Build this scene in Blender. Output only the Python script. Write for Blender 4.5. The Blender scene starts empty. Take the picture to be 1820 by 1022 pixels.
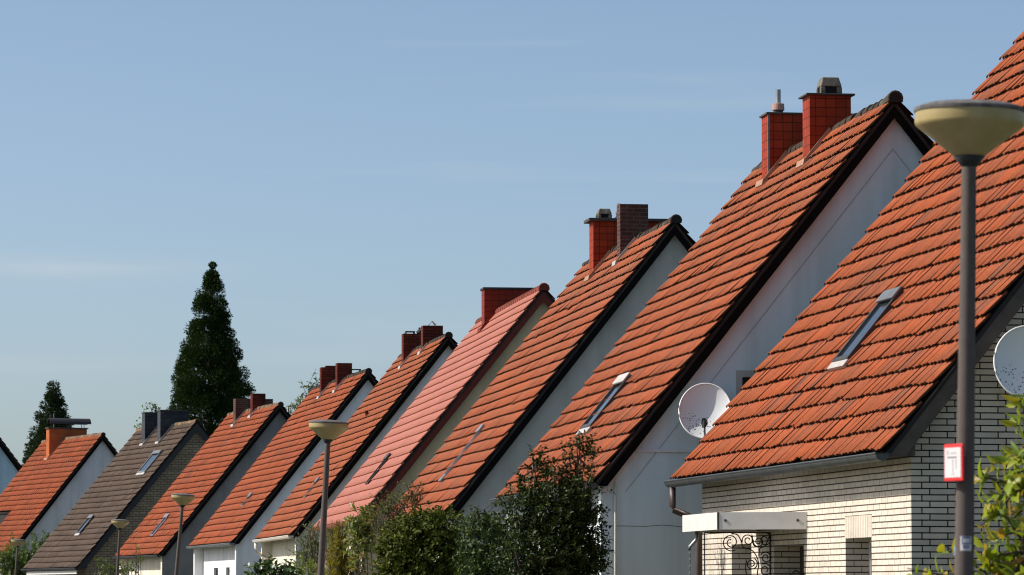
import bpy, math, random
import numpy as np
from math import sin, cos, pi, radians, hypot, atan2, sqrt
from mathutils import Vector
from mathutils.geometry import tessellate_polygon

C = bpy.context.scene.collection
SC = bpy.context.scene

# ------------------------------------------------------------------ camera
EYE = 1.6
cam = bpy.data.cameras.new('camera')
cam.sensor_width = 36.0
cam.lens = 7000 / 1820 * 36
cam.clip_start = 0.5
cam.clip_end = 6000
cam.dof.use_dof = True
cam.dof.focus_distance = 62
cam.dof.aperture_fstop = 9.0
camo = bpy.data.objects.new('camera', cam)
C.objects.link(camo)
PITCH = math.atan((1053 - 511) / 7000)
camo.location = (0, 0, EYE)
camo.rotation_euler = (pi / 2 + PITCH, 0, 0)
SC.camera = camo

# ------------------------------------------------------------------ sky and sun
SUN_EL = 40.0
SUN_AHEAD = 2.0          # degrees ahead of the camera's left
wd = bpy.data.worlds.new('World')
SC.world = wd
wd.use_nodes = True
nt = wd.node_tree
nt.nodes.clear()
wo = nt.nodes.new('ShaderNodeOutputWorld')
bg = nt.nodes.new('ShaderNodeBackground')
sky = nt.nodes.new('ShaderNodeTexSky')
sky.sky_type = 'NISHITA'
sky.sun_disc = False
sky.sun_elevation = radians(SUN_EL)
sky.sun_rotation = radians(-90 + SUN_AHEAD)
sky.altitude = 0
sky.air_density = 0.6
sky.dust_density = 1.6
sky.ozone_density = 2.0
bg.inputs['Strength'].default_value = 0.114
# thin high cirrus: long level streaks of cloud in the sky itself
tc = nt.nodes.new('ShaderNodeTexCoord')
mp = nt.nodes.new('ShaderNodeMapping')
mp.inputs['Scale'].default_value = (5.0, 5.0, 75.0)
mp.inputs['Location'].default_value = (3.1, 1.7, 0.4)
n1 = nt.nodes.new('ShaderNodeTexNoise')
n1.inputs['Scale'].default_value = 1.0
n1.inputs['Detail'].default_value = 5
n1.inputs['Roughness'].default_value = 0.55
rp = nt.nodes.new('ShaderNodeValToRGB')
rp.color_ramp.elements[0].position = 0.56
rp.color_ramp.elements[1].position = 0.95
rp.color_ramp.elements[1].color = (0.34, 0.34, 0.34, 1)
mx = nt.nodes.new('ShaderNodeMixRGB')
mx.inputs[2].default_value = (4.6, 4.7, 4.9, 1)
nt.links.new(tc.outputs['Generated'], mp.inputs[0])
nt.links.new(mp.outputs[0], n1.inputs['Vector'])
nt.links.new(n1.outputs['Fac'], rp.inputs[0])
sx_ = nt.nodes.new('ShaderNodeSeparateXYZ')
nt.links.new(tc.outputs['Generated'], sx_.inputs[0])


def sky_math(op, a, b_):
    n = nt.nodes.new('ShaderNodeMath')
    n.operation = op
    for i_, v_ in ((0, a), (1, b_)):
        if isinstance(v_, (int, float)):
            n.inputs[i_].default_value = v_
        else:
            nt.links.new(v_, n.inputs[i_])
    return n.outputs[0]


def sky_band(src, c0, half):
    d_ = sky_math('DIVIDE', sky_math('ABSOLUTE', sky_math('SUBTRACT', src, c0), 0.0), half)
    m_ = sky_math('MAXIMUM', sky_math('SUBTRACT', 1.0, d_), 0.0)
    return sky_math('MULTIPLY', m_, m_)


streak = nt.nodes.new('ShaderNodeTexNoise')
streak.inputs['Scale'].default_value = 3.0
streak.inputs['Detail'].default_value = 6
nt.links.new(mp.outputs[0], streak.inputs['Vector'])
band = sky_math('MULTIPLY', sky_band(sx_.outputs[2], 0.082, 0.0075), sky_band(sx_.outputs[0], -0.115, 0.075))
band = sky_math('MULTIPLY', band, sky_math('MULTIPLY', streak.outputs['Fac'], 0.5))
cloud = sky_math('ADD', rp.outputs[0], band)
nt.links.new(cloud, mx.inputs[0])
nt.links.new(sky.outputs[0], mx.inputs[1])
tint = nt.nodes.new('ShaderNodeMixRGB')
tint.blend_type = 'MULTIPLY'
tint.inputs[0].default_value = 1.0
tint.inputs[2].default_value = (1.015, 1.012, 0.945, 1)
nt.links.new(mx.outputs[0], tint.inputs[1])
nt.links.new(tint.outputs[0], bg.inputs['Color'])
nt.links.new(bg.outputs[0], wo.inputs['Surface'])

sun = bpy.data.lights.new('sun', 'SUN')
sun.energy = 4.2
sun.angle = radians(0.53)
sun.color = (1.0, 0.945, 0.87)
suno = bpy.data.objects.new('sun', sun)
C.objects.link(suno)
sd = Vector((-cos(radians(SUN_EL)) * cos(radians(SUN_AHEAD)),
             cos(radians(SUN_EL)) * sin(radians(SUN_AHEAD)), sin(radians(SUN_EL))))
suno.rotation_euler = sd.to_track_quat('Z', 'Y').to_euler()
suno.location = (-40, 0, 60)

SC.cycles.filter_width = 1.1
SC.view_settings.view_transform = 'Standard'
SC.view_settings.look = 'None'
SC.view_settings.exposure = 0.45
SC.view_settings.gamma = 1.0


def at(px, py, Y):
    """a point of the street at depth Y (metres from the camera) seen at photo pixel px, py"""
    u = (px - 910) / 7000
    v = (511 - py) / 7000
    dy = cos(PITCH) - v * sin(PITCH)
    dz = sin(PITCH) + v * cos(PITCH)
    return Vector((u * Y / dy, Y, EYE + dz * Y / dy))


# ------------------------------------------------------------------ materials
def new_mat(name):
    m = bpy.data.materials.new(name)
    m.use_nodes = True
    t = m.node_tree
    b = t.nodes['Principled BSDF']
    return m, t, b


def N(t, kind, **kw):
    n = t.nodes.new(kind)
    for k, v in kw.items():
        setattr(n, k, v)
    return n


def noise(t, scale, detail=4, rough=0.6, coord='Object'):
    c = N(t, 'ShaderNodeTexCoord')
    n = N(t, 'ShaderNodeTexNoise')
    n.inputs['Scale'].default_value = scale
    n.inputs['Detail'].default_value = detail
    n.inputs['Roughness'].default_value = rough
    t.links.new(c.outputs[coord], n.inputs['Vector'])
    return n


def ramp(t, src, p0, c0, p1, c1):
    r = N(t, 'ShaderNodeValToRGB')
    r.color_ramp.elements[0].position = p0
    r.color_ramp.elements[0].color = (*c0, 1) if len(c0) == 3 else c0
    r.color_ramp.elements[1].position = p1
    r.color_ramp.elements[1].color = (*c1, 1) if len(c1) == 3 else c1
    t.links.new(src, r.inputs[0])
    return r


def mixc(t, fac, a, b, mode='MIX'):
    m = N(t, 'ShaderNodeMixRGB', blend_type=mode)
    for i, v in ((0, fac), (1, a), (2, b)):
        if hasattr(v, 'links') or hasattr(v, 'is_linked'):
            t.links.new(v, m.inputs[i])
        elif isinstance(v, (int, float)):
            m.inputs[i].default_value = v
        else:
            m.inputs[i].default_value = (*v, 1)
    return m


def bump(t, b, src, strength, dist=0.01):
    n = N(t, 'ShaderNodeBump')
    n.inputs['Strength'].default_value = strength
    n.inputs['Distance'].default_value = dist
    t.links.new(src, n.inputs['Height'])
    t.links.new(n.outputs[0], b.inputs['Normal'])


def plain(name, col, rough=0.6, metal=0.0, var=0.25, scale=6.0, spec=0.5):
    """a paint or metal with soft blotches of wear"""
    m, t, b = new_mat(name)
    n = noise(t, scale, 5)
    d = tuple(c * (1 - var) for c in col)
    l = tuple(min(1, c * (1 + var * 0.5)) for c in col)
    r = ramp(t, n.outputs['Fac'], 0.3, d, 0.7, l)
    t.links.new(r.outputs[0], b.inputs['Base Color'])
    b.inputs['Roughness'].default_value = rough
    b.inputs['Metallic'].default_value = metal
    b.inputs['Specular IOR Level'].default_value = spec
    return m


def stucco(name, col, dirt=0.16):
    m, t, b = new_mat(name)
    n = noise(t, 0.9, 6, 0.65)
    r = ramp(t, n.outputs['Fac'], 0.3, tuple(c * (1 - dirt) for c in col), 0.66, col)
    # rain streaks that run down the render
    c = N(t, 'ShaderNodeTexCoord')
    mpp = N(t, 'ShaderNodeMapping')
    mpp.inputs['Scale'].default_value = (2.2, 2.2, 0.16)
    t.links.new(c.outputs['Object'], mpp.inputs[0])
    n2 = N(t, 'ShaderNodeTexNoise')
    n2.inputs['Scale'].default_value = 1.6
    n2.inputs['Detail'].default_value = 6
    t.links.new(mpp.outputs[0], n2.inputs['Vector'])
    r2 = ramp(t, n2.outputs['Fac'], 0.35, (0.8, 0.8, 0.78), 0.6, (1, 1, 1))
    mm = mixc(t, 0.7, r.outputs[0], r2.outputs[0], 'MULTIPLY')
    t.links.new(mm.outputs[0], b.inputs['Base Color'])
    b.inputs['Roughness'].default_value = 0.92
    b.inputs['Specular IOR Level'].default_value = 0.2
    n3 = noise(t, 60, 3)
    bump(t, b, n3.outputs['Fac'], 0.35, 0.006)
    return m


def bricks(name, c1, c2, mortar, bw, rh, ms, off=0.5, rough=0.75, smooth=0.1, grime=0.25, bstr=0.6, ux=1.0):
    m, t, b = new_mat(name)
    uv = N(t, 'ShaderNodeTexCoord')
    br = N(t, 'ShaderNodeTexBrick')
    br.offset = off
    br.offset_frequency = 2
    br.inputs['Scale'].default_value = 1.0
    br.inputs['Brick Width'].default_value = bw
    br.inputs['Row Height'].default_value = rh
    br.inputs['Mortar Size'].default_value = ms
    br.inputs['Mortar Smooth'].default_value = smooth
    br.inputs['Bias'].default_value = 0.0
    br.inputs['Color1'].default_value = (*c1, 1)
    br.inputs['Color2'].default_value = (*c2, 1)
    br.inputs['Mortar'].default_value = (*mortar, 1)
    # courses are laid by hand: let the joints wander a little
    wn = noise(t, 3.0, 2, 0.5, 'UV')
    va = N(t, 'ShaderNodeVectorMath', operation='MULTIPLY_ADD')
    va.inputs[1].default_value = (0.012 * ux, 0.005, 0)
    t.links.new(wn.outputs['Color'], va.inputs[0])
    sc = N(t, 'ShaderNodeVectorMath', operation='MULTIPLY')
    sc.inputs[1].default_value = (ux, 1, 1)
    t.links.new(uv.outputs['UV'], sc.inputs[0])
    t.links.new(sc.outputs[0], va.inputs[2])
    t.links.new(va.outputs[0], br.inputs['Vector'])
    n = noise(t, 2.5, 6)
    r = ramp(t, n.outputs['Fac'], 0.3, (1 - grime,) * 3, 0.65, (1, 1, 1))
    mm = mixc(t, 1.0, br.outputs['Color'], r.outputs[0], 'MULTIPLY')
    t.links.new(mm.outputs[0], b.inputs['Base Color'])
    b.inputs['Roughness'].default_value = rough
    b.inputs['Specular IOR Level'].default_value = 0.06
    inv = N(t, 'ShaderNodeMath', operation='SUBTRACT')
    inv.inputs[0].default_value = 1.0
    t.links.new(br.outputs['Fac'], inv.inputs[1])
    bump(t, b, inv.outputs[0], bstr, 0.008)
    return m


def tile_mat(name, ca, cb, cc, stain, stain_amt=0.5, rough=0.72, moss=None, spec=0.12):
    """roof tiles: every tile its own tone (attribute), weather blotches over the whole slope"""
    m, t, b = new_mat(name)
    a = N(t, 'ShaderNodeAttribute', attribute_name='tone')
    sp = N(t, 'ShaderNodeSeparateColor')
    t.links.new(a.outputs['Color'], sp.inputs[0])
    m1 = mixc(t, sp.outputs[0], ca, cb)
    pw = N(t, 'ShaderNodeMath', operation='POWER')
    pw.inputs[1].default_value = 9.0
    t.links.new(sp.outputs[1], pw.inputs[0])
    m2 = mixc(t, pw.outputs[0], m1.outputs[0], cc)
    n = noise(t, 0.8, 7, 0.7)
    r = ramp(t, n.outputs['Fac'], 0.42, (0, 0, 0), 0.75, (stain_amt,) * 3)
    m3 = mixc(t, r.outputs[0], m2.outputs[0], stain)
    n2 = noise(t, 22, 4, 0.6)
    r2 = ramp(t, n2.outputs['Fac'], 0.3, (0.72, 0.72, 0.72), 0.62, (1, 1, 1))
    m4 = mixc(t, 1.0, m3.outputs[0], r2.outputs[0], 'MULTIPLY')
    out = m4
    if moss:
        n5 = noise(t, 5, 6, 0.7)
        r5 = ramp(t, n5.outputs['Fac'], 0.66, (0, 0, 0), 0.74, (0.8, 0.8, 0.8))
        out = mixc(t, r5.outputs[0], m4.outputs[0], moss)
    t.links.new(out.outputs[0], b.inputs['Base Color'])
    b.inputs['Roughness'].default_value = rough
    b.inputs['Specular IOR Level'].default_value = spec
    n3 = noise(t, 90, 2)
    bump(t, b, n3.outputs['Fac'], 0.25, 0.004)
    return m


def leaf_mat(name, ca, cb, cc=None, rough=0.45, trans=0.3, spec=0.4):
    m, t, b = new_mat(name)
    a = N(t, 'ShaderNodeAttribute', attribute_name='tone')
    sp = N(t, 'ShaderNodeSeparateColor')
    t.links.new(a.outputs['Color'], sp.inputs[0])
    m1 = mixc(t, sp.outputs[0], ca, cb)
    col = m1
    if cc:
        pw = N(t, 'ShaderNodeMath', operation='POWER')
        pw.inputs[1].default_value = 5.0
        t.links.new(sp.outputs[1], pw.inputs[0])
        col = mixc(t, pw.outputs[0], m1.outputs[0], cc)
    t.links.new(col.outputs[0], b.inputs['Base Color'])
    b.inputs['Roughness'].default_value = rough
    b.inputs['Specular IOR Level'].default_value = spec
    tr = N(t, 'ShaderNodeBsdfTranslucent')
    br = mixc(t, 1.0, col.outputs[0], (1.25, 1.3, 0.6), 'MULTIPLY')
    t.links.new(br.outputs[0], tr.inputs['Color'])
    ms = N(t, 'ShaderNodeMixShader')
    ms.inputs[0].default_value = trans
    t.links.new(b.outputs[0], ms.inputs[1])
    t.links.new(tr.outputs[0], ms.inputs[2])
    t.links.new(ms.outputs[0], t.nodes['Material Output'].inputs['Surface'])
    return m


def glass_mat(name, tint=(0.02, 0.025, 0.03), rough=0.03):
    m, t, b = new_mat(name)
    b.inputs['Base Color'].default_value = (*tint, 1)
    b.inputs['Roughness'].default_value = rough
    b.inputs['Specular IOR Level'].default_value = 1.0
    b.inputs['IOR'].default_value = 2.2
    return m


M = {}
STN = (0.19, 0.080, 0.043)
M['tile_near'] = tile_mat('orange clay tile near', (0.37, 0.084, 0.026), (0.29, 0.072, 0.027), (0.19, 0.070, 0.042), STN, 0.5)
M['tile_a'] = tile_mat('orange clay tile', (0.37, 0.088, 0.030), (0.29, 0.074, 0.030), (0.21, 0.082, 0.050), STN, 0.6)
M['tile_b'] = tile_mat('orange clay tile worn', (0.37, 0.090, 0.032), (0.29, 0.077, 0.033), (0.22, 0.092, 0.056), (0.21, 0.092, 0.056), 0.65)
M['tile_c'] = tile_mat('orange clay tile red', (0.36, 0.080, 0.027), (0.29, 0.068, 0.027), (0.22, 0.072, 0.042), STN, 0.5)
M['tile_pink'] = tile_mat('salmon pink engobed tile', (0.44, 0.142, 0.084), (0.40, 0.128, 0.077), (0.35, 0.11, 0.066), (0.34, 0.105, 0.063), 0.5, rough=0.45, spec=0.3)
M['tile_brown'] = tile_mat('brown concrete tile', (0.100, 0.070, 0.052), (0.082, 0.058, 0.045), (0.12, 0.085, 0.065), (0.13, 0.09, 0.07), 0.5, rough=0.85)
M['tile_dark'] = tile_mat('near black tile', (0.03, 0.028, 0.028), (0.022, 0.02, 0.02), (0.04, 0.035, 0.03), (0.04, 0.035, 0.03), 0.4)
M['ridge_moss'] = tile_mat('mossy dark ridge tile', (0.075, 0.045, 0.030), (0.045, 0.035, 0.026), (0.11, 0.10, 0.07), (0.035, 0.032, 0.026), 0.8, moss=(0.14, 0.12, 0.07))
M['ridge_red'] = tile_mat('red ridge tile', (0.26, 0.065, 0.042), (0.20, 0.05, 0.035), (0.12, 0.05, 0.03), (0.15, 0.06, 0.04), 0.4)
M['ridge_pale'] = tile_mat('lichen pale ridge tile', (0.22, 0.12, 0.07), (0.16, 0.09, 0.055), (0.28, 0.24, 0.16), (0.25, 0.2, 0.13), 0.6, moss=(0.3, 0.26, 0.17))
M['end_dark'] = plain('tile ends with lichen and painted shade', (0.040, 0.019, 0.012), 0.95, 0, 0.6, 12, spec=0.05)  # lichen plus the shade under each course, painted into one dark tone
M['end_red'] = plain('red brown tile ends with painted shade', (0.24, 0.072, 0.048), 0.9, 0, 0.3, 12, spec=0.05)  # shade of the course gaps painted in, paler for the pink roof
M['end_brown'] = plain('dark brown tile ends', (0.028, 0.02, 0.016), 0.9, 0, 0.3, 12, spec=0.05)  # dark tone carries painted shade between the courses
M['deck'] = plain('dark roof boards', (0.025, 0.018, 0.014), 0.9)
M['black_board'] = plain('black stained verge board', (0.007, 0.006, 0.006), 0.85, spec=0.05)
M['brown_board'] = plain('grey brown verge board', (0.105, 0.086, 0.074), 0.8, spec=0.05)
M['red_board'] = plain('oxblood painted verge board', (0.13, 0.022, 0.014), 0.6, spec=0.25)
M['slate_board'] = plain('dark slate verge board', (0.022, 0.024, 0.028), 0.6)
M['zinc'] = plain('weathered zinc', (0.22, 0.23, 0.23), 0.45, 0.7)
M['zinc_dark'] = plain('dark tarnished zinc', (0.085, 0.09, 0.088), 0.5, 0.5)
M['lead'] = plain('white grey lead flashing', (0.42, 0.39, 0.36), 0.6, 0.1)
M['mortar'] = plain('pinkish mortar fillet', (0.36, 0.20, 0.13), 0.9)
M['white_paint'] = plain('white paint', (0.64, 0.61, 0.57), 0.5, 0, 0.08)
M['cream_pipe'] = plain('cream white gutter', (0.66, 0.60, 0.52), 0.5, 0, 0.15)
M['brown_pipe'] = plain('brown downpipe', (0.055, 0.036, 0.028), 0.5)
M['copper'] = plain('red brown copper gutter', (0.30, 0.08, 0.04), 0.5, 0.2)
M['stucco_blue'] = stucco('white render', (0.74, 0.83, 0.85), 0.06)
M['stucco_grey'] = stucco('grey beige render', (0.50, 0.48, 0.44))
M['stucco_cream'] = stucco('cream yellow render', (0.62, 0.50, 0.32))
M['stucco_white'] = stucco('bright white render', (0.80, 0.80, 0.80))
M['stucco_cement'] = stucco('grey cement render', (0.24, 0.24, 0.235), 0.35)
M['stucco_ivory'] = stucco('ivory render', (0.74, 0.68, 0.56))
M['stucco_sky'] = stucco('pale blue render', (0.44, 0.60, 0.70))
M['brick_white'] = bricks('white glazed brick', (0.68, 0.59, 0.48), (0.54, 0.47, 0.39), (0.018, 0.017, 0.015), 0.262, 0.0625, 0.0062, 0.31, smooth=0.0)
M['brick_front'] = bricks('white glazed brick front', (0.70, 0.615, 0.51), (0.60, 0.53, 0.44), (0.085, 0.066, 0.05), 0.40, 0.0625, 0.0066, 0.36, smooth=0.0, grime=0.14, ux=1.7)
M['soldier'] = bricks('white soldier brick', (0.68, 0.60, 0.50), (0.62, 0.54, 0.45), (0.15, 0.12, 0.09), 0.07, 0.6, 0.005, 0.0)
M['brick_tan'] = bricks('tan brick', (0.40, 0.31, 0.20), (0.30, 0.23, 0.155), (0.06, 0.05, 0.042), 0.26, 0.09, 0.008, 0.5)
M['brick_red'] = bricks('dark red chimney brick', (0.17, 0.036, 0.022), (0.10, 0.024, 0.017), (0.035, 0.025, 0.02), 0.23, 0.072, 0.008, 0.5, grime=0.45)
M['brick_plum'] = bricks('brown plum chimney brick', (0.11, 0.055, 0.042), (0.075, 0.04, 0.034), (0.16, 0.13, 0.11), 0.23, 0.07, 0.006, 0.5, grime=0.4)
M['brick_orange'] = bricks('orange chimney brick', (0.48, 0.14, 0.05), (0.40, 0.11, 0.04), (0.36, 0.13, 0.06), 0.23, 0.08, 0.004, 0.5)
M['clad'] = bricks('orange red cladding tile', (0.34, 0.046, 0.018), (0.27, 0.036, 0.014), (0.085, 0.018, 0.010), 0.14, 0.125, 0.005, 0.0, rough=0.55, grime=0.2)
M['clad_red'] = bricks('oxblood cladding tile', (0.24, 0.032, 0.018), (0.20, 0.027, 0.016), (0.05, 0.014, 0.01), 0.16, 0.13, 0.005, 0.0, rough=0.5, grime=0.15)
M['slate_clad'] = bricks('dark slate cladding', (0.058, 0.062, 0.072), (0.040, 0.043, 0.05), (0.015, 0.015, 0.018), 0.2, 0.16, 0.004, 0.5, rough=0.4)
M['slab'] = plain('dark chimney slab', (0.05, 0.046, 0.042), 0.8)
M['pot'] = plain('mossy concrete pot', (0.16, 0.14, 0.11), 0.95, 0, 0.6, 14)
M['pot_dark'] = plain('matt near black', (0.012, 0.011, 0.010), 0.95)  # near black, used for pot openings, ridge ends and the loggia
M['steel'] = plain('dull steel', (0.30, 0.31, 0.32), 0.4, 0.7)
M['terracotta'] = plain('pale terracotta collar', (0.42, 0.25, 0.20), 0.8)
M['frame_grey'] = plain('grey aluminium frame', (0.20, 0.205, 0.20), 0.4, 0.5)
M['frame_dark'] = plain('dark roof window frame', (0.035, 0.032, 0.030), 0.5)
M['pane'] = glass_mat('window glass')
M['iron'] = plain('black wrought iron', (0.012, 0.011, 0.011), 0.5, 0.3)
M['door'] = plain('dark brown door', (0.035, 0.02, 0.014), 0.5)
M['lamp_pole'] = plain('brown grey pole paint', (0.115, 0.094, 0.084), 0.8, 0, 0.12, 20, spec=0.08)
M['lamp_cap'] = plain('lichen grey lamp cap', (0.13, 0.12, 0.115), 0.85, 0, 0.6, 25)
M['lamp_collar'] = plain('black collar', (0.012, 0.012, 0.013), 0.6)
M['dish_white'] = plain('white dish paint', (0.74, 0.74, 0.72), 0.45, 0, 0.05)
M['sign_red'] = plain('red sign paint', (0.62, 0.012, 0.012), 0.5, 0, 0.08)
M['sign_white'] = plain('white sign face', (0.62, 0.59, 0.58), 0.5, 0, 0.06)
M['sign_grey'] = plain('grey sign print', (0.22, 0.22, 0.23), 0.6)
M['faint_grey'] = plain('pale grey sign print', (0.50, 0.48, 0.48), 0.6)
M['sticker_blue'] = plain('blue sticker print', (0.05, 0.10, 0.24), 0.5)
M['sticker_sky'] = plain('sky blue sticker', (0.18, 0.38, 0.68), 0.5)
M['bark'] = plain('grey brown bark', (0.085, 0.065, 0.048), 0.95, 0, 0.5, 18)
M['asphalt'] = plain('asphalt', (0.05, 0.05, 0.052), 0.95, 0, 0.3, 3)
M['paving'] = plain('grey paving', (0.22, 0.21, 0.20), 0.95, 0, 0.3, 5)
M['kerbstone'] = plain('kerb stone', (0.30, 0.29, 0.28), 0.9)
M['lawn'] = plain('lawn and soil', (0.09, 0.10, 0.045), 1.0, 0, 0.5, 0.7)
M['holly'] = leaf_mat('holly leaf', (0.009, 0.019, 0.003), (0.022, 0.037, 0.006), (0.08, 0.095, 0.016), 0.42, 0.06, 0.14)
M['laurel'] = leaf_mat('dark shrub leaf', (0.018, 0.036, 0.009), (0.038, 0.066, 0.015), (0.10, 0.12, 0.025), 0.48, 0.14, 0.14)
M['mixed'] = leaf_mat('mixed shrub leaf', (0.020, 0.034, 0.003), (0.060, 0.076, 0.008), (0.19, 0.20, 0.04), 0.55, 0.18, 0.1)
M['twiggy'] = leaf_mat('sparse grey green leaf', (0.05, 0.07, 0.015), (0.11, 0.12, 0.03), (0.22, 0.14, 0.05), 0.6, 0.25, 0.1)
M['vine'] = leaf_mat('vine leaf', (0.10, 0.15, 0.035), (0.18, 0.20, 0.05), (0.34, 0.24, 0.10), 0.45, 0.3)
M['yew'] = leaf_mat('golden yew needle', (0.28, 0.23, 0.02), (0.09, 0.095, 0.012), (0.34, 0.25, 0.03), 0.6, 0.2, 0.1)
M['feather'] = leaf_mat('fine grey green leaf', (0.085, 0.105, 0.04), (0.13, 0.15, 0.06), (0.05, 0.07, 0.02), 0.6, 0.3)
M['bright'] = leaf_mat('bright yellow green leaf', (0.16, 0.21, 0.035), (0.11, 0.17, 0.03), (0.30, 0.27, 0.06), 0.5, 0.35)
M['broad'] = leaf_mat('broad deep green leaf', (0.035, 0.075, 0.018), (0.06, 0.105, 0.025), (0.09, 0.13, 0.04), 0.38, 0.22, 0.5)
M['fore'] = leaf_mat('yellowing foreground leaf', (0.30, 0.34, 0.02), (0.14, 0.22, 0.02), (0.40, 0.22, 0.04), 0.45, 0.4)
M['garden'] = leaf_mat('sunny garden leaf', (0.10, 0.16, 0.022), (0.055, 0.10, 0.018), (0.22, 0.24, 0.06), 0.45, 0.3)
M['sequoia'] = leaf_mat('sequoia needle', (0.015, 0.034, 0.010), (0.032, 0.060, 0.015), (0.060, 0.090, 0.022), 0.8, 0.08, 0.08)
M['spruce'] = leaf_mat('spruce needle', (0.018, 0.036, 0.014), (0.03, 0.052, 0.02), (0.05, 0.07, 0.03), 0.75, 0.1, 0.2)
M['birch'] = leaf_mat('birch leaf', (0.10, 0.13, 0.06), (0.14, 0.17, 0.09), (0.06, 0.08, 0.03), 0.6, 0.3)


def lamp_glass():
    m, t, b = new_mat('yellowed milky lamp plastic')
    n = noise(t, 9, 4)
    r = ramp(t, n.outputs['Fac'], 0.3, (0.50, 0.39, 0.17), 0.7, (0.60, 0.48, 0.23))
    t.links.new(r.outputs[0], b.inputs['Base Color'])
    b.inputs['Roughness'].default_value = 0.35
    tr = N(t, 'ShaderNodeBsdfTranslucent')
    t.links.new(r.outputs[0], tr.inputs['Color'])
    ms = N(t, 'ShaderNodeMixShader')
    ms.inputs[0].default_value = 0.35
    t.links.new(b.outputs[0], ms.inputs[1])
    t.links.new(tr.outputs[0], ms.inputs[2])
    t.links.new(ms.outputs[0], t.nodes['Material Output'].inputs['Surface'])
    return m


M['lamp_bowl'] = lamp_glass()


def dish_mat():
    m, t, b = new_mat('speckled white dish')
    v = N(t, 'ShaderNodeTexVoronoi')
    v.inputs['Scale'].default_value = 30
    c = N(t, 'ShaderNodeTexCoord')
    t.links.new(c.outputs['Object'], v.inputs['Vector'])
    r = ramp(t, v.outputs['Distance'], 0.20, (1, 1, 1), 0.32, (0, 0, 0))
    n = noise(t, 3.2, 3)
    sx = N(t, 'ShaderNodeSeparateXYZ')
    t.links.new(c.outputs['Object'], sx.inputs[0])
    # lichen specks gather on the lower half of the dish
    ma = N(t, 'ShaderNodeMath', operation='MULTIPLY_ADD')
    ma.inputs[1].default_value = -1.1
    ma.inputs[2].default_value = -0.02
    t.links.new(sx.outputs[2], ma.inputs[0])
    ad = N(t, 'ShaderNodeMath', operation='ADD')
    t.links.new(ma.outputs[0], ad.inputs[0])
    t.links.new(n.outputs['Fac'], ad.inputs[1])
    r2 = ramp(t, ad.outputs[0], 0.50, (0, 0, 0), 0.68, (1, 1, 1))
    mu = mixc(t, 1.0, r.outputs[0], r2.outputs[0], 'MULTIPLY')
    mm = mixc(t, mu.outputs[0], (0.74, 0.74, 0.73), (0.06, 0.055, 0.05))
    t.links.new(mm.outputs[0], b.inputs['Base Color'])
    b.inputs['Roughness'].default_value = 0.4
    return m


M['dish'] = dish_mat()


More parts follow.
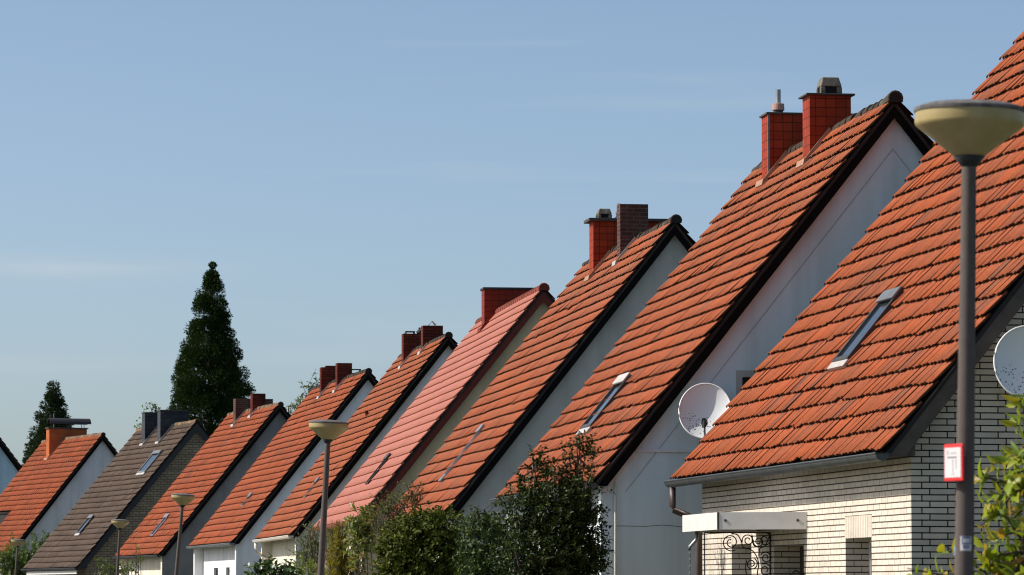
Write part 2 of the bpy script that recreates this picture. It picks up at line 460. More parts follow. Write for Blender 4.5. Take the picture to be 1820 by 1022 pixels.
# ------------------------------------------------------------------ mesh helpers
class MB:
    def __init__(s):
        s.v = []
        s.f = []
        s.m = []

    def add(s, verts, faces, mi=0):
        o = len(s.v)
        s.v += [tuple(p) for p in verts]
        s.f += [tuple(i + o for i in f) for f in faces]
        s.m += [mi] * len(faces)

    def box(s, x0, x1, y0, y1, z0, z1, mi=0):
        s.hexa([(x0, y0, z0), (x1, y0, z0), (x1, y1, z0), (x0, y1, z0),
                (x0, y0, z1), (x1, y0, z1), (x1, y1, z1), (x0, y1, z1)], mi)

    def hexa(s, p, mi=0):
        s.add(p, [(0, 3, 2, 1), (4, 5, 6, 7), (0, 1, 5, 4), (1, 2, 6, 5), (2, 3, 7, 6), (3, 0, 4, 7)], mi)

    def prism(s, poly, y0, y1, mi=0):
        """polygon in x, z drawn out along y"""
        n = len(poly)
        v = [(x, y0, z) for x, z in poly] + [(x, y1, z) for x, z in poly]
        f = [tuple(range(n)), tuple(range(2 * n - 1, n - 1, -1))]
        f += [(i, i + n, (i + 1) % n + n, (i + 1) % n) for i in range(n)]
        s.add(v, f, mi)

    def tube(s, pts, r, seg=8, mi=0, caps=True):
        pts = [Vector(p) for p in pts]
        rs = r if isinstance(r, (list, tuple)) else [r] * len(pts)
        rings = []
        up = Vector((0, 0, 1))
        for i, p in enumerate(pts):
            a = pts[max(0, i - 1)]
            b = pts[min(len(pts) - 1, i + 1)]
            d = (b - a).normalized()
            u = d.cross(up if abs(d.z) < 0.95 else Vector((0, 1, 0))).normalized()
            w = u.cross(d)
            rings.append([p + (u * cos(2 * pi * k / seg) + w * sin(2 * pi * k / seg)) * rs[i] for k in range(seg)])
        v = [q for rg in rings for q in rg]
        f = []
        for i in range(len(pts) - 1):
            for k in range(seg):
                k2 = (k + 1) % seg
                f.append((i * seg + k, i * seg + k2, (i + 1) * seg + k2, (i + 1) * seg + k))
        if caps:
            f.append(tuple(range(seg))[::-1])
            f.append(tuple(range((len(pts) - 1) * seg, len(pts) * seg)))
        s.add(v, f, mi)

    def lathe(s, prof, c=(0, 0, 0), seg=32, mi=0):
        """profile of (radius, z) turned round a vertical axis"""
        v = []
        for r, z in prof:
            for k in range(seg):
                a = 2 * pi * k / seg
                v.append((c[0] + r * cos(a), c[1] + r * sin(a), c[2] + z))
        f = []
        for i in range(len(prof) - 1):
            for k in range(seg):
                k2 = (k + 1) % seg
                f.append((i * seg + k, i * seg + k2, (i + 1) * seg + k2, (i + 1) * seg + k))
        s.add(v, f, mi)

    def flat(s, outer, holes, to3, mi=0):
        """a flat wall with holes; 2D points mapped by to3"""
        loops = [[Vector((x, y, 0)) for x, y in l] for l in [outer] + holes]
        tris = tessellate_polygon(loops)
        pts = [p for l in loops for p in l]
        s.add([to3(p.x, p.y) for p in pts], [tuple(t) for t in tris], mi)

    def build(s, name, mats, parent=None, smooth=False, bevel=0.0):
        me = bpy.data.meshes.new(name)
        me.from_pydata(s.v, [], s.f)
        if not isinstance(mats, (list, tuple)):
            mats = [mats]
        for mm in mats:
            me.materials.append(mm)
        if len(mats) > 1:
            me.polygons.foreach_set('material_index', s.m)
        me.update()
        uv = me.uv_layers.new(name='UVMap')
        co = np.empty(len(me.vertices) * 3, 'f')
        me.vertices.foreach_get('co', co)
        co = co.reshape(-1, 3)
        nl = len(me.loops)
        vi = np.empty(nl, 'i')
        me.loops.foreach_get('vertex_index', vi)
        nf = len(me.polygons)
        nr = np.empty(nf * 3, 'f')
        me.polygons.foreach_get('normal', nr)
        tot = np.empty(nf, 'i')
        me.polygons.foreach_get('loop_total', tot)
        ax = np.repeat(np.abs(nr.reshape(-1, 3)).argmax(1), tot)
        p = co[vi]
        u = np.where(ax == 0, p[:, 1], p[:, 0])
        w = np.where(ax == 2, p[:, 1], p[:, 2])
        uv.data.foreach_set('uv', np.stack([u, w], 1).astype('f').ravel())
        if smooth:
            me.polygons.foreach_set('use_smooth', [True] * nf)
        o = bpy.data.objects.new(name, me)
        C.objects.link(o)
        if parent:
            o.parent = parent
        if bevel:
            b = o.modifiers.new('bevel', 'BEVEL')
            b.width = bevel
            b.segments = 2
            b.limit_method = 'ANGLE'
        return o


def np_mesh(name, V, F, mat, parent=None, tone=None, smooth=False, mats=None, mi=None):
    me = bpy.data.meshes.new(name)
    k = F.shape[1]
    me.vertices.add(len(V))
    me.vertices.foreach_set('co', V.astype('f').ravel())
    me.loops.add(F.size)
    me.loops.foreach_set('vertex_index', F.astype('i').ravel())
    me.polygons.add(len(F))
    me.polygons.foreach_set('loop_start', np.arange(0, F.size, k, dtype='i'))
    me.polygons.foreach_set('loop_total', np.full(len(F), k, 'i'))
    for mm in (mats or [mat]):
        me.materials.append(mm)
    if mi is not None:
        me.polygons.foreach_set('material_index', mi.astype('i'))
    if smooth:
        me.polygons.foreach_set('use_smooth', np.ones(len(F), bool))
    me.update(calc_edges=True)
    if tone is not None:
        a = me.attributes.new('tone', 'FLOAT_COLOR', 'POINT')
        a.data.foreach_set('color', np.concatenate([tone, np.zeros((len(V), 1)), np.ones((len(V), 1))], 1).astype('f').ravel())
    o = bpy.data.objects.new(name, me)
    C.objects.link(o)
    if parent:
        o.parent = parent
    return o


def thing(name, label, cat, loc=(0, 0, 0), rz=0.0, group=None):
    o = bpy.data.objects.new(name, None)
    C.objects.link(o)
    o.empty_display_size = 0.5
    o.location = loc
    o.rotation_euler = (0, 0, rz)
    o['label'] = label
    o['category'] = cat
    if group:
        o['group'] = group
    return o


def structure(o):
    o['kind'] = 'structure'
    return o


# ------------------------------------------------------------------ ground, road, pavement
g = MB()
g.add([(-3000, -300, 0), (3000, -300, 0), (3000, 5000, 0), (-3000, 5000, 0)], [(0, 1, 2, 3)])
structure(g.build('ground', M['lawn']))
# lamps stand along the kerb; the street bends to the left further on
KERB = [(5.2, -30), (4.25, 0), (1.75, 18), (-2.7, 50), (-7.5, 83), (-11.9, 111), (-18.2, 140), (-27, 172), (-40, 210)]


def ribbon(name, offa, offb, z, mat, thick=0.0):
    L, Rr = [], []
    for i, (x, y) in enumerate(KERB):
        a = Vector(KERB[max(0, i - 1)])
        b = Vector(KERB[min(len(KERB) - 1, i + 1)])
        d = (b - a).normalized()
        n = Vector((d.y, -d.x))
        L.append(Vector((x, y)) + n * offa)
        Rr.append(Vector((x, y)) + n * offb)
    mb = MB()
    for i in range(len(KERB) - 1):
        q = [L[i], Rr[i], Rr[i + 1], L[i + 1]]
        if thick:
            mb.hexa([(p.x, p.y, z - thick) for p in q] + [(p.x, p.y, z) for p in q])
        else:
            mb.add([(p.x, p.y, z) for p in q], [(0, 1, 2, 3)])
    return structure(mb.build(name, mat))


ribbon('road', -7.2, -0.15, 0.004, M['asphalt'])
ribbon('kerb', -0.15, 0.0, 0.12, M['kerbstone'], 0.2)
ribbon('pavement', 0.0, 1.4, 0.115, M['paving'], 0.15)


# ------------------------------------------------------------------ roofs
PROF_NEAR = np.array([(0, -0.014), (0.0, 0.012), (0.05, 0.0195), (0.18, 0.0205), (0.30, 0.013), (0.40, 0.003), (0.49, 0.002),
                      (0.54, 0.011), (0.60, 0.0190), (0.74, 0.0190), (0.86, 0.009), (0.94, 0.001), (1.0, 0.0)])
PROF_FLAT = np.array([(0, -0.015), (0.0, 0.006), (0.12, 0.011), (0.35, 0.008), (0.5, 0.004), (0.62, 0.009), (0.85, 0.008), (1.0, 0.002)])
PROF_SMOOTH = np.array([(0, -0.018), (0.0, 0.006), (0.10, 0.015), (0.24, 0.018), (0.38, 0.009), (0.5, 0.004), (0.60, 0.014), (0.74, 0.018), (0.88, 0.009), (1.0, 0.003)])
PROF_BACK = np.array([(0, -0.01), (0.0, 0.01), (0.25, 0.022), (0.6, 0.004), (1.0, 0.004)])


def tiles(rng, w, r, e, L, ncourse, tw, prof, side, jit=1.0, cut=None, wave=0.012, butt=0.020, lift=0.056):
    """one roof slope: every tile a small moulded sheet with a thick lower edge"""
    S = hypot(w, r)
    cp, sp_ = w / S, r / S
    ncol = max(4, int(round(L / tw)))
    tw = L / ncol
    ga = S / ncourse
    j, k = np.meshgrid(np.arange(ncourse), np.arange(ncol), indexing='ij')
    j = j.ravel()
    k = k.ravel()
    if cut is not None:
        sc = (j + 0.5) * ga
        yc = (k + 0.5) * tw
        keep = ~((yc > cut[0]) & (yc < cut[1]) & (sc > cut[2]) & (sc < cut[3]))
        j = j[keep]
        k = k[keep]
    n = len(j)
    pn = len(prof)
    ds = rng.normal(0, 0.0045, n) * jit
    dy = rng.normal(0, 0.004, n) * jit
    dh = rng.normal(0, 0.003, n) * jit + (rng.random(n) < 0.05) * rng.random(n) * 0.012 * jit
    tilt = rng.normal(0, 0.004, n) * jit
    yaw = rng.normal(0, 0.010, n) * jit
    gap = 0.985 - (rng.random(n) < 0.25) * rng.random(n) * 0.05
    slip = (rng.random(n) < 0.03 * jit) * rng.normal(0, 0.02, n)
    s0 = j * ga - 0.035 + ds + slip
    s1 = (j + 1) * ga + 0.03
    t = prof[:, 0][None, :]
    h = prof[:, 1][None, :]
    yy = (k[:, None] + 1 - (1 - t) * gap[:, None]) * tw + dy[:, None]
    ht = h + tilt[:, None] * (t - 0.5)
    low_y = yy
    up_y = yy + yaw[:, None] * ga

    def wav(s, y):
        return wave * (np.sin(y * 0.9 + s * 0.35 + ph[0]) + 0.6 * np.sin(y * 2.1 + ph[1]) * np.cos(s * 0.8 + ph[2]) + 0.5 * np.sin(s * 1.3 + ph[3]))
    ph = rng.random(4) * 6.28
    base_lo = lift + dh[:, None]
    base_hi = 0.012
    sl = np.broadcast_to(s0[:, None], yy.shape)
    su = np.broadcast_to(s1[:, None], yy.shape)
    # ragged lower edge: each roll ends slightly further down than the pan
    sl = sl + h * 0.30 - 0.004

    def P(s, y, hh):
        hh = hh + wav(s, y)
        x = -w + s * cp - sp_ * hh
        z = e + s * sp_ + cp * hh
        if side > 0:
            x = -x
        return np.stack([x, y, z], -1)
    A = P(sl, low_y, base_lo + ht)                   # lower edge, top
    B = P(su, up_y, base_hi + ht)                    # upper edge
    Bu = P(sl + 0.004, low_y, base_lo + ht - butt)   # lower edge, underside
    V = np.concatenate([A, B, Bu], 1)                # n, 3*pn, 3
    base = (np.arange(n) * 3 * pn)[:, None]
    q = np.arange(pn - 1)[None, :]
    f1 = np.stack([base + q, base + q + 1, base + pn + q + 1, base + pn + q], -1).reshape(-1, 4)
    f2 = np.stack([base + 2 * pn + q, base + 2 * pn + q + 1, base + q + 1, base + q], -1).reshape(-1, 4)
    F = np.concatenate([f1, f2])
    if side < 0:
        F = F[:, ::-1]
    tone = np.repeat(np.stack([rng.random(n), rng.random(n)], 1), 3 * pn, 0)
    mi = np.concatenate([np.where(np.arange(len(f1)) % (pn - 1) == 0, 2, 0), np.full(len(f2), 2)])  # lower ends and near sides take the shade-darkened end material
    return V.reshape(-1, 3), F, tone, mi


def ridge_caps(rng, L, z, rad, mat, parent, jit=1.0, y0=-0.06):
    n = int(L / 0.30)
    V, F, T = [], [], []
    seg = 9
    o = 0
    for i in range(n):
        ya = y0 + i * (L + 0.1) / n
        yb = ya + (L + 0.1) / n + 0.035
        da, db = rng.normal(0, 0.006, 2) * jit
        big = 1.1 if i == 0 else 1.0
        dx = rng.normal(0, 0.006) * jit
        ring = []
        for (y, rr, dz) in ((ya, rad * 1.10, da), (ya + 0.05, rad * 1.06, da), (yb, rad * 0.92, db), ):
            for kk in range(seg):
                a = pi * (-0.12 + 1.24 * kk / (seg - 1))
                ring.append((dx + big * rr * cos(a), y, z + dz + big * rr * sin(a) - rad * 0.35))
        # thickness at the near end
        for kk in range(seg):
            a = pi * (-0.12 + 1.24 * kk / (seg - 1))
            rr = rad * 0.84 * big
            ring.append((dx + rr * cos(a), ya, z + da + rr * sin(a) - rad * 0.35))
        V += ring
        for s_ in range(2):
            for kk in range(seg - 1):
                F.append((o + s_ * seg + kk, o + (s_ + 1) * seg + kk, o + (s_ + 1) * seg + kk + 1, o + s_ * seg + kk + 1))
        for kk in range(seg - 1):
            F.append((o + kk, o + kk + 1, o + 3 * seg + kk + 1, o + 3 * seg + kk))
        if i == 0:
            # closed round end
            V += [(dx, ya + 0.004, z + da - rad * 0.35)]
            ce = o + 4 * seg
            for kk in range(0, seg - 1, 1):
                F.append((o + 3 * seg + kk, o + 3 * seg + kk + 1, ce, ce))
            cnt = 4 * seg + 1
        else:
            cnt = 4 * seg
        T += [(rng.random(), rng.random())] * cnt
        o += cnt
    F4 = np.array([f for f in F if f[2] != f[3]])
    F3 = [f[:3] for f in F if f[2] == f[3]]
    ob = np_mesh('ridge_cap', np.array(V), np.concatenate([F4, np.array([(a, b, c, a + 1 if False else c) for a, b, c in []]).reshape(-1, 4).astype(int)]) if not F3 else F4, mat, parent, np.array(T), smooth=False)
    if F3:
        mb = MB()
        a = [(rad * 1.1 * cos(pi * (-0.12 + 1.24 * q / 10)), y0 + 0.004, z - rad * 0.35 + rad * 1.1 * sin(pi * (-0.12 + 1.24 * q / 10))) for q in range(11)]
        mb.add(a, [tuple(range(11))])
        mb.build('ridge_end', M['red_board'] if mat is M['ridge_red'] else M['pot_dark'], parent)
    return ob


# ------------------------------------------------------------------ chimneys
def chimney(root, mat, x0, x1, y0, y1, zt, e, w, r, cap=None, label=None, flash='mortar', cap_mat='slab', over=0.04, capth=0.05, shoulder=None, trim=False):
    mb = MB()
    zb = e + (w - max(abs(x0), abs(x1))) * r / w - 0.5
    mb.box(x0, x1, y0, y1, zb, zt)
    if shoulder:
        xs, zs = shoulder
        mb.box(x1 - 0.001, xs, y0 + 0.05, y1 + 0.15, zb, zs)
    ch = mb.build('chimney', mat, root)
    if label:
        ch['label'] = label
    if cap:
        c = MB()
        c.box(x0 - over, x1 + over, y0 - over, y1 + over, zt, zt + capth)
        c.build('cap_slab', M[cap_mat], ch, bevel=0.006)
    if trim:
        t_ = MB()
        t_.box(x0 - 0.006, x0 + 0.022, y0 - 0.006, y0 - 0.0005, zb, zt - 0.001)
        t_.box(x0 - 0.006, x0 - 0.0005, y0 - 0.0005, y0 + 0.016, zb, zt - 0.001)
        t_.build('corner_trim', M['frame_grey'], ch)
    # apron of mortar or lead where the street side meets the tiles
    zr = lambda x: e + (w + x) * r / w
    f = MB()
    S = hypot(w, r)
    nx, nz = -r / S, w / S
    ux, uz = w / S, r / S
    pts = []
    for (dx, hh) in ((-0.075, 0.068), (0.0, 0.105)):
        px = x0 + dx * ux
        for y in (y0 - 0.015, y1 + 0.01):
            pts.append((px + nx * hh, y, zr(px) + nz * hh))
    lo = [(p[0] - nx * 0.06, p[1], p[2] - nz * 0.06) for p in pts]
    f.hexa([lo[0], lo[2], lo[3], lo[1], pts[0], pts[2], pts[3], pts[1]])
    # strip up the near side
    xa, xb = x0, min(x1, -0.03)
    for (y, yy) in ((y0 - 0.035, y0 - 0.002),):
        q = []
        for x in (xa, xb):
            for hh in (0.03, 0.10):
                q.append((x + nx * hh, zr(x) + nz * hh))
        f.hexa([(q[0][0], y, q[0][1]), (q[2][0], y, q[2][1]), (q[2][0], yy, q[2][1]), (q[0][0], yy, q[0][1]),
                (q[1][0], y, q[1][1]), (q[3][0], y, q[3][1]), (q[3][0], yy, q[3][1]), (q[1][0], yy, q[1][1])])
    f.build('flashing', M[flash], ch)
    return ch


def pipe_cowl(ch, x, y, z, r=0.04, h=0.22, collar=0.085, mats=('steel', 'terracotta')):
    a = MB()
    a.lathe([(0, 0), (collar * 0.8, 0), (collar * 0.8, 0.05), (0, 0.05)], (x, y, z))
    a.build('flue_base', M['slab'], ch)
    b = MB()
    b.lathe([(0, 0.05), (collar, 0.05), (collar * 1.04, 0.06), (collar, 0.145), (r, 0.155), (r, 0.155)], (x, y, z), 20)
    b.build('flue_collar', M[mats[1]], ch)
    c = MB()
    c.lathe([(r, 0.15), (r, 0.15 + h), (r * 0.8, 0.15 + h), (r * 0.8, 0.05 + h)], (x, y, z), 16)
    c.build('flue_pipe', M[mats[0]], ch)


def pot_cowl(ch, x0, x1, y0, y1, z, h):
    p = MB()
    m = 0.45 * h
    dx = (x1 - x0) * 0.13
    dy = (y1 - y0) * 0.13
    # four corner piers, openings between them, a hipped lid over
    cw = (x1 - x0) * 0.24
    cwy = (y1 - y0) * 0.24
    for xa in (x0, x1 - cw):
        for ya in (y0, y1 - cwy):
            p.box(xa, xa + cw, ya, ya + cwy, z, z + m)
    p.hexa([(x0, y0, z + m), (x1, y0, z + m), (x1, y1, z + m), (x0, y1, z + m),
            (x0 + dx, y0 + dy, z + h), (x1 - dx, y0 + dy, z + h), (x1 - dx, y1 - dy, z + h), (x0 + dx, y1 - dy, z + h)])
    p.build('chimney_pot', M['pot'], ch, bevel=0.015)
    q = MB()
    q.box(x0 + cw * 0.5, x1 - cw * 0.5, y0 + cwy * 0.5, y1 - cwy * 0.5, z, z + m - 0.002)
    q.build('pot_opening', M['pot_dark'], ch)


def loop_cowl(ch, x0, x1, y, z, h):
    p = MB()
    for x in (x0, x1):
        p.box(x - 0.012, x + 0.012, y - 0.1, y + 0.1, z, z + h - 0.024)
    p.box(x0 - 0.012, x1 + 0.012, y - 0.12, y + 0.12, z + h - 0.024, z + h)
    p.build('rain_cover', M['slab'], ch)


# ------------------------------------------------------------------ roof windows
def skylight(root, w, r, e, y0, y1, s0, s1, frame='frame_grey', h=0.10, cover='frame_grey', apron='lead', fw=0.06, label=None):
    h += 0.06
    S = hypot(w, r)
    cp, sp_ = w / S, r / S

    def P(s, y, hh):
        return (-w + s * cp - sp_ * hh, y, e + s * sp_ + cp * hh)

    def slab(mb, sa, sb, ya, yb, ha, hb):
        mb.hexa([P(sa, ya, ha), P(sb, ya, ha), P(sb, yb, ha), P(sa, yb, ha), P(sa, ya, hb), P(sb, ya, hb), P(sb, yb, hb), P(sa, yb, hb)])
    b = MB()
    slab(b, s0, s1, y0, y0 + fw, -0.02, h)
    slab(b, s0, s1, y1 - fw, y1, -0.02, h)
    slab(b, s0, s0 + fw, y0 + fw, y1 - fw, -0.02, h - 0.004)
    slab(b, s1 - fw, s1, y0 + fw, y1 - fw, -0.02, h - 0.004)
    sk = b.build('skylight', M[frame], root)
    if label:
        sk['label'] = label
    p = MB()
    slab(p, s0 + fw * 0.9, s1 - fw * 0.9, y0 + fw * 0.9, y1 - fw * 0.9, 0.0, h - 0.022)
    p.build('pane', M['pane'], sk)
    c = MB()
    slab(c, s1 - 0.14, s1 + 0.02, y0 - 0.015, y1 + 0.015, h + 0.003, h + 0.025)
    c.build('top_cover', M[cover], sk)
    if apron:
        a = MB()
        slab(a, s0 - 0.10, s0 - 0.004, y0 - 0.02, y1 + 0.03, 0.05, 0.088)
        a.build('flashing', M[apron], sk)
    return sk


# ------------------------------------------------------------------ houses
def house(i, name, label, x, y, yaw, L, w, r, e, nc, tmat, wallmat, seed, tw=0.28, prof=PROF_NEAR, jit=1.0, board='black_board', bd=0.135,
          gut='zinc_dark', ridge='ridge_moss', wings=True, facmat=None, inset=0.29, fac_open=(), gab_open=(), cut=None, wave=0.005,
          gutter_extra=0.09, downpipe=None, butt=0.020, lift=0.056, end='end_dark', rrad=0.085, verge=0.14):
    rng = np.random.default_rng(seed)
    e = e + EYE
    root = thing(name, label, 'house', (x, y, 0), yaw, 'steep gabled houses along the street')
    S = hypot(w, r)
    cp, sp_ = w / S, r / S
    zr = lambda xx, hh=0.0: e + (w - abs(xx)) * r / w + hh / cp        # height of the roof plane (moved out by hh)
    y0, y1 = verge, L - verge
    # ---- walls
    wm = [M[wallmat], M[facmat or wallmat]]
    mb = MB()
    xl = w - 0.08 if wings else w - inset
    xf = w - 0.36 if wings else w - inset
    t_ = -0.075
    outer = [(-xl, 0), (xl, 0), (xl, zr(xl, t_)), (0, zr(0, t_)), (-xl, zr(xl, t_))]
    holes = [[(a, c), (b, c), (b, d), (a, d)] for a, b, c, d, dp in gab_open]
    mb.flat(outer, holes, lambda a, b: (a, y0, b))
    for a, b, c, d, dp in gab_open:
        for (p, q) in (((a, c), (b, c)), ((b, c), (b, d)), ((b, d), (a, d)), ((a, d), (a, c))):
            mb.add([(p[0], y0, p[1]), (q[0], y0, q[1]), (q[0], y0 + dp, q[1]), (p[0], y0 + dp, p[1])], [(0, 1, 2, 3)])
    mb.flat(outer, [], lambda a, b: (a, y1, b))
    mb.add([(xl, y0, 0), (xl, y1, 0), (xl, y1, zr(xl, t_)), (xl, y0, zr(xl, t_))], [(0, 1, 2, 3)])
    ya, yb = (y0 + 0.24, y1 - 0.24) if wings else (y0, y1)
    zf = zr(xf, t_)
    holes = [[(a, c), (b, c), (b, d), (a, d)] for a, b, c, d, dp in fac_open]
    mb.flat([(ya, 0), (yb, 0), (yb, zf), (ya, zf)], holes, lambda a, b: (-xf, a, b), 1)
    for a, b, c, d, dp in fac_open:
        for (p, q) in (((a, c), (b, c)), ((b, c), (b, d)), ((b, d), (a, d)), ((a, d), (a, c))):
            mb.add([(-xf, p[0], p[1]), (-xf, q[0], q[1]), (-xf + dp, q[0], q[1]), (-xf + dp, p[0], p[1])], [(0, 1, 2, 3)], 1)
    if wings:
        for (a, b) in ((y0, ya), (yb, y1)):
            z2 = zr(xl, t_)
            # front and inner face of the end wall that stands out beyond the front
            mb.add([(-xl, a, 0), (-xl, b, 0), (-xl, b, z2), (-xl, a, z2)], [(0, 1, 2, 3)], 1)
            yi = b if a == y0 else a
            mb.add([(-xl, yi, 0), (-xf, yi, 0), (-xf, yi, zf), (-xl, yi, z2)], [(0, 1, 2, 3)], 1)
    wall = mb.build('wall', wm, root)
    # ---- roof
    V, F, T, mi1 = tiles(rng, w, r, e, L, nc, tw, prof, -1, jit, cut, wave, butt, lift)
    V2, F2, T2, mi2 = tiles(rng, w, r, e, L, nc, tw, PROF_BACK, 1, jit * 0.5, None, wave, butt, lift)
    Vd, Fd = [], []
    for sx in (-1, 1):
        b0 = len(Vd)
        for (s, hh) in ((-0.01, -0.008), (S, -0.008), (S, -0.05), (-0.01, -0.05)):
            for yy in (0.012, L - 0.012):
                if cut is not None and sx < 0 and yy > cut[0]:
                    yy = cut[0] if s < 0.1 or True else yy
                Vd.append((sx * (w - s * cp + sp_ * hh), yy, e + s * sp_ + cp * hh))
        Fd += [(b0, b0 + 1, b0 + 3, b0 + 2), (b0 + 4, b0 + 5, b0 + 7, b0 + 6), (b0, b0 + 2, b0 + 4, b0 + 6), (b0 + 1, b0 + 3, b0 + 5, b0 + 7), (b0, b0 + 1, b0 + 7, b0 + 6)]
    Vd, Fd = np.array(Vd), np.array(Fd)
    if cut is not None:
        # deck above the cut-out
        ex = []
        for (s, hh) in ((cut[3], -0.008), (S, -0.008), (S, -0.05), (cut[3], -0.05)):
            for yy in (cut[0], L - 0.012):
                ex.append((-(w - s * cp + sp_ * hh), yy, e + s * sp_ + cp * hh))
        b0 = len(Vd)
        Vd = np.concatenate([Vd, np.array(ex)])
        Fd = np.concatenate([Fd, np.array([(b0, b0 + 1, b0 + 3, b0 + 2), (b0 + 4, b0 + 5, b0 + 7, b0 + 6), (b0, b0 + 1, b0 + 7, b0 + 6), (b0, b0 + 2, b0 + 4, b0 + 6)])])
    o1, o2 = len(V), len(V) + len(V2)
    VV = np.concatenate([V, V2, Vd])
    FF = np.concatenate([F, F2 + o1, Fd + o2])
    TT = np.concatenate([T, T2, np.zeros((len(Vd), 2))])
    mi = np.concatenate([mi1, mi2, np.ones(len(Fd))])
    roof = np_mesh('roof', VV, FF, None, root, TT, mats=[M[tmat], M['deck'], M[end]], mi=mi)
    ridge_caps(rng, L, e + r + 0.016, rrad, M[ridge], roof, jit)
    # ---- verge boards and soffits
    zlo = e - 0.06
    for (ya_, yb_) in ((0.016, 0.045), (L - 0.045, L - 0.016)):
        b = MB()
        top, bot = -0.012, -0.012 - bd
        sb = (zlo - e - cp * bot) / sp_
        for sx in (-1, 1):
            pts = []
            for (s, hh) in ((-0.02, top), (S, top), (S, bot), (sb, bot)):
                xx = w - s * cp + sp_ * hh
                zz = e + s * sp_ + cp * hh
                if s == S:
                    zz = e + r + hh / cp
                    xx = 0.0
                pts.append((sx * xx, zz))
            pts.append((sx * (w - 0.03), zlo))
            b.prism(pts, ya_, yb_)
        b.build('verge_board', M[board], roof)
    for (ya_, yb_) in ((0.0455, verge), (L - verge, L - 0.0455)):
        b = MB()
        for sx in (-1, 1):
            pts = []
            for (s, hh) in ((0.0, -0.052), (S, -0.052), (S, -0.052 - 0.03), (0.0, -0.052 - 0.03)):
                xx = w - s * cp + sp_ * hh
                zz = e + s * sp_ + cp * hh
                if s == S:
                    zz, xx = e + r + hh / cp, 0.0
                pts.append((sx * xx, zz))
            b.prism(pts, ya_, yb_)
        b.build('verge_soffit', M[board], roof)
    # boxed eaves
    for sx in (-1, 1):
        b = MB()
        zb = e - 0.05
        xo = w - 0.022
        ea, eb = (ya + 0.002, yb - 0.002) if wings and sx < 0 else (0.046, L - 0.046)
        b.prism([(sx * xo, zb), (sx * (xf - 0.002), zb), (sx * (xf - 0.002), zr(xf, -0.053)), (sx * xo, zr(xo, -0.053))], ea, eb)
        b.build('eave_box', M[board], roof)
    # ---- gutter
    gm = MB()
    gx, gz, gr = -w - 0.055, e - 0.035, 0.07
    seg = 10
    ring = [(gx - gr * cos(pi * k / seg), gz - gr * sin(pi * k / seg)) for k in range(seg + 1)]
    ring2 = [(gx - (gr - 0.006) * cos(pi * k / seg), gz - (gr - 0.006) * sin(pi * k / seg)) for k in range(seg + 1)]
    prf = ring + ring2[::-1]
    g0, g1 = -0.02, L + gutter_extra
    n = len(prf)
    v = [(a, g0, c) for a, c in prf] + [(a, g1, c) for a, c in prf]
    gm.add(v, [(k, (k + 1) % n, (k + 1) % n + n, k + n) for k in range(n)])
    for yy in (g0 + 0.001, g1 - 0.004):
        gm.add([(a, yy, c) for a, c in ring], [tuple(range(seg + 1))])
    gm.tube([(gx - gr, g0, gz + 0.004), (gx - gr, g1, gz + 0.004)], 0.011, 6)
    for k in range(int(L / 0.75)):
        yy = 0.35 + k * 0.75
        rr = [(gx - (gr + 0.004) * cos(pi * q / seg), gz - (gr + 0.004) * sin(pi * q / seg)) for q in range(seg + 1)]
        gm.add([(a, yy, c) for a, c in rr] + [(a, yy + 0.03, c) for a, c in rr],
               [(q, q + 1, q + seg + 2, q + seg + 1) for q in range(seg)])
    go = gm.build('gutter', M[gut], root)
    if downpipe == 'far' or downpipe == 'curve':
        dp = MB()
        yy = L - 0.12
        if downpipe == 'far':
            pts = [(gx, yy + 0.05, gz - gr), (gx, yy + 0.05, gz - 0.30), (gx + 0.02, yy + 0.04, gz - 0.35), (-xf - 0.10, y1 - 0.08, gz - 0.46), (-xf - 0.07, y1 - 0.10, gz - 0.54), (-xf - 0.07, y1 - 0.10, 0.02)]
        else:
            pts = [(gx, yy, gz - gr), (gx, yy, gz - 0.2), (gx + 0.03, yy - 0.02, gz - 0.3), (-xf - 0.10, yb - 0.25, gz - 0.55), (-xf - 0.06, yb - 0.3, gz - 0.65), (-xf - 0.06, yb - 0.3, 0.02)]
        dp.tube(pts, 0.042, 10)
        dp.build('downpipe', M[gut if downpipe == 'curve' else 'brown_pipe'], go, smooth=True)
    root['_'] = 0
    del root['_']
    return dict(root=root, w=w, r=r, e=e, L=L, xf=xf, xl=xl, y0=y0, y1=y1, zr=zr, roof=roof, wall=wall, yaw=yaw, x=x, y=y)


def window_unit(root, x0, x1, y, z0, z1, fm='white_paint', axis='x', mull=True, name='window'):
    """a glazed unit set back in its opening; axis x: in a gable, axis y: in a front (y is then the x of the pane)"""
    f = MB()
    fw = 0.06

    def bx(mb, a0, a1, c0, c1, d0, d1):
        if axis == 'x':
            mb.box(a0, a1, y + d0, y + d1, c0, c1)
        else:
            mb.box(y + d0, y + d1, a0, a1, c0, c1)
    bx(f, x0, x0 + fw, z0, z1, 0, 0.05)
    bx(f, x1 - fw, x1, z0, z1, 0, 0.05)
    bx(f, x0 + fw, x1 - fw, z0, z0 + fw, 0.002, 0.048)
    bx(f, x0 + fw, x1 - fw, z1 - fw, z1, 0.002, 0.048)
    if mull:
        xm = (x0 + x1) / 2
        bx(f, xm - 0.03, xm + 0.03, z0 + fw, z1 - fw, 0.004, 0.046)
    p = MB()
    bx(p, x0 + fw, x1 - fw, z0 + fw, z1 - fw, 0.02, 0.03)
    po = p.build(name, M['pane'], root)
    f.build('frame', M[fm], po)
    return po


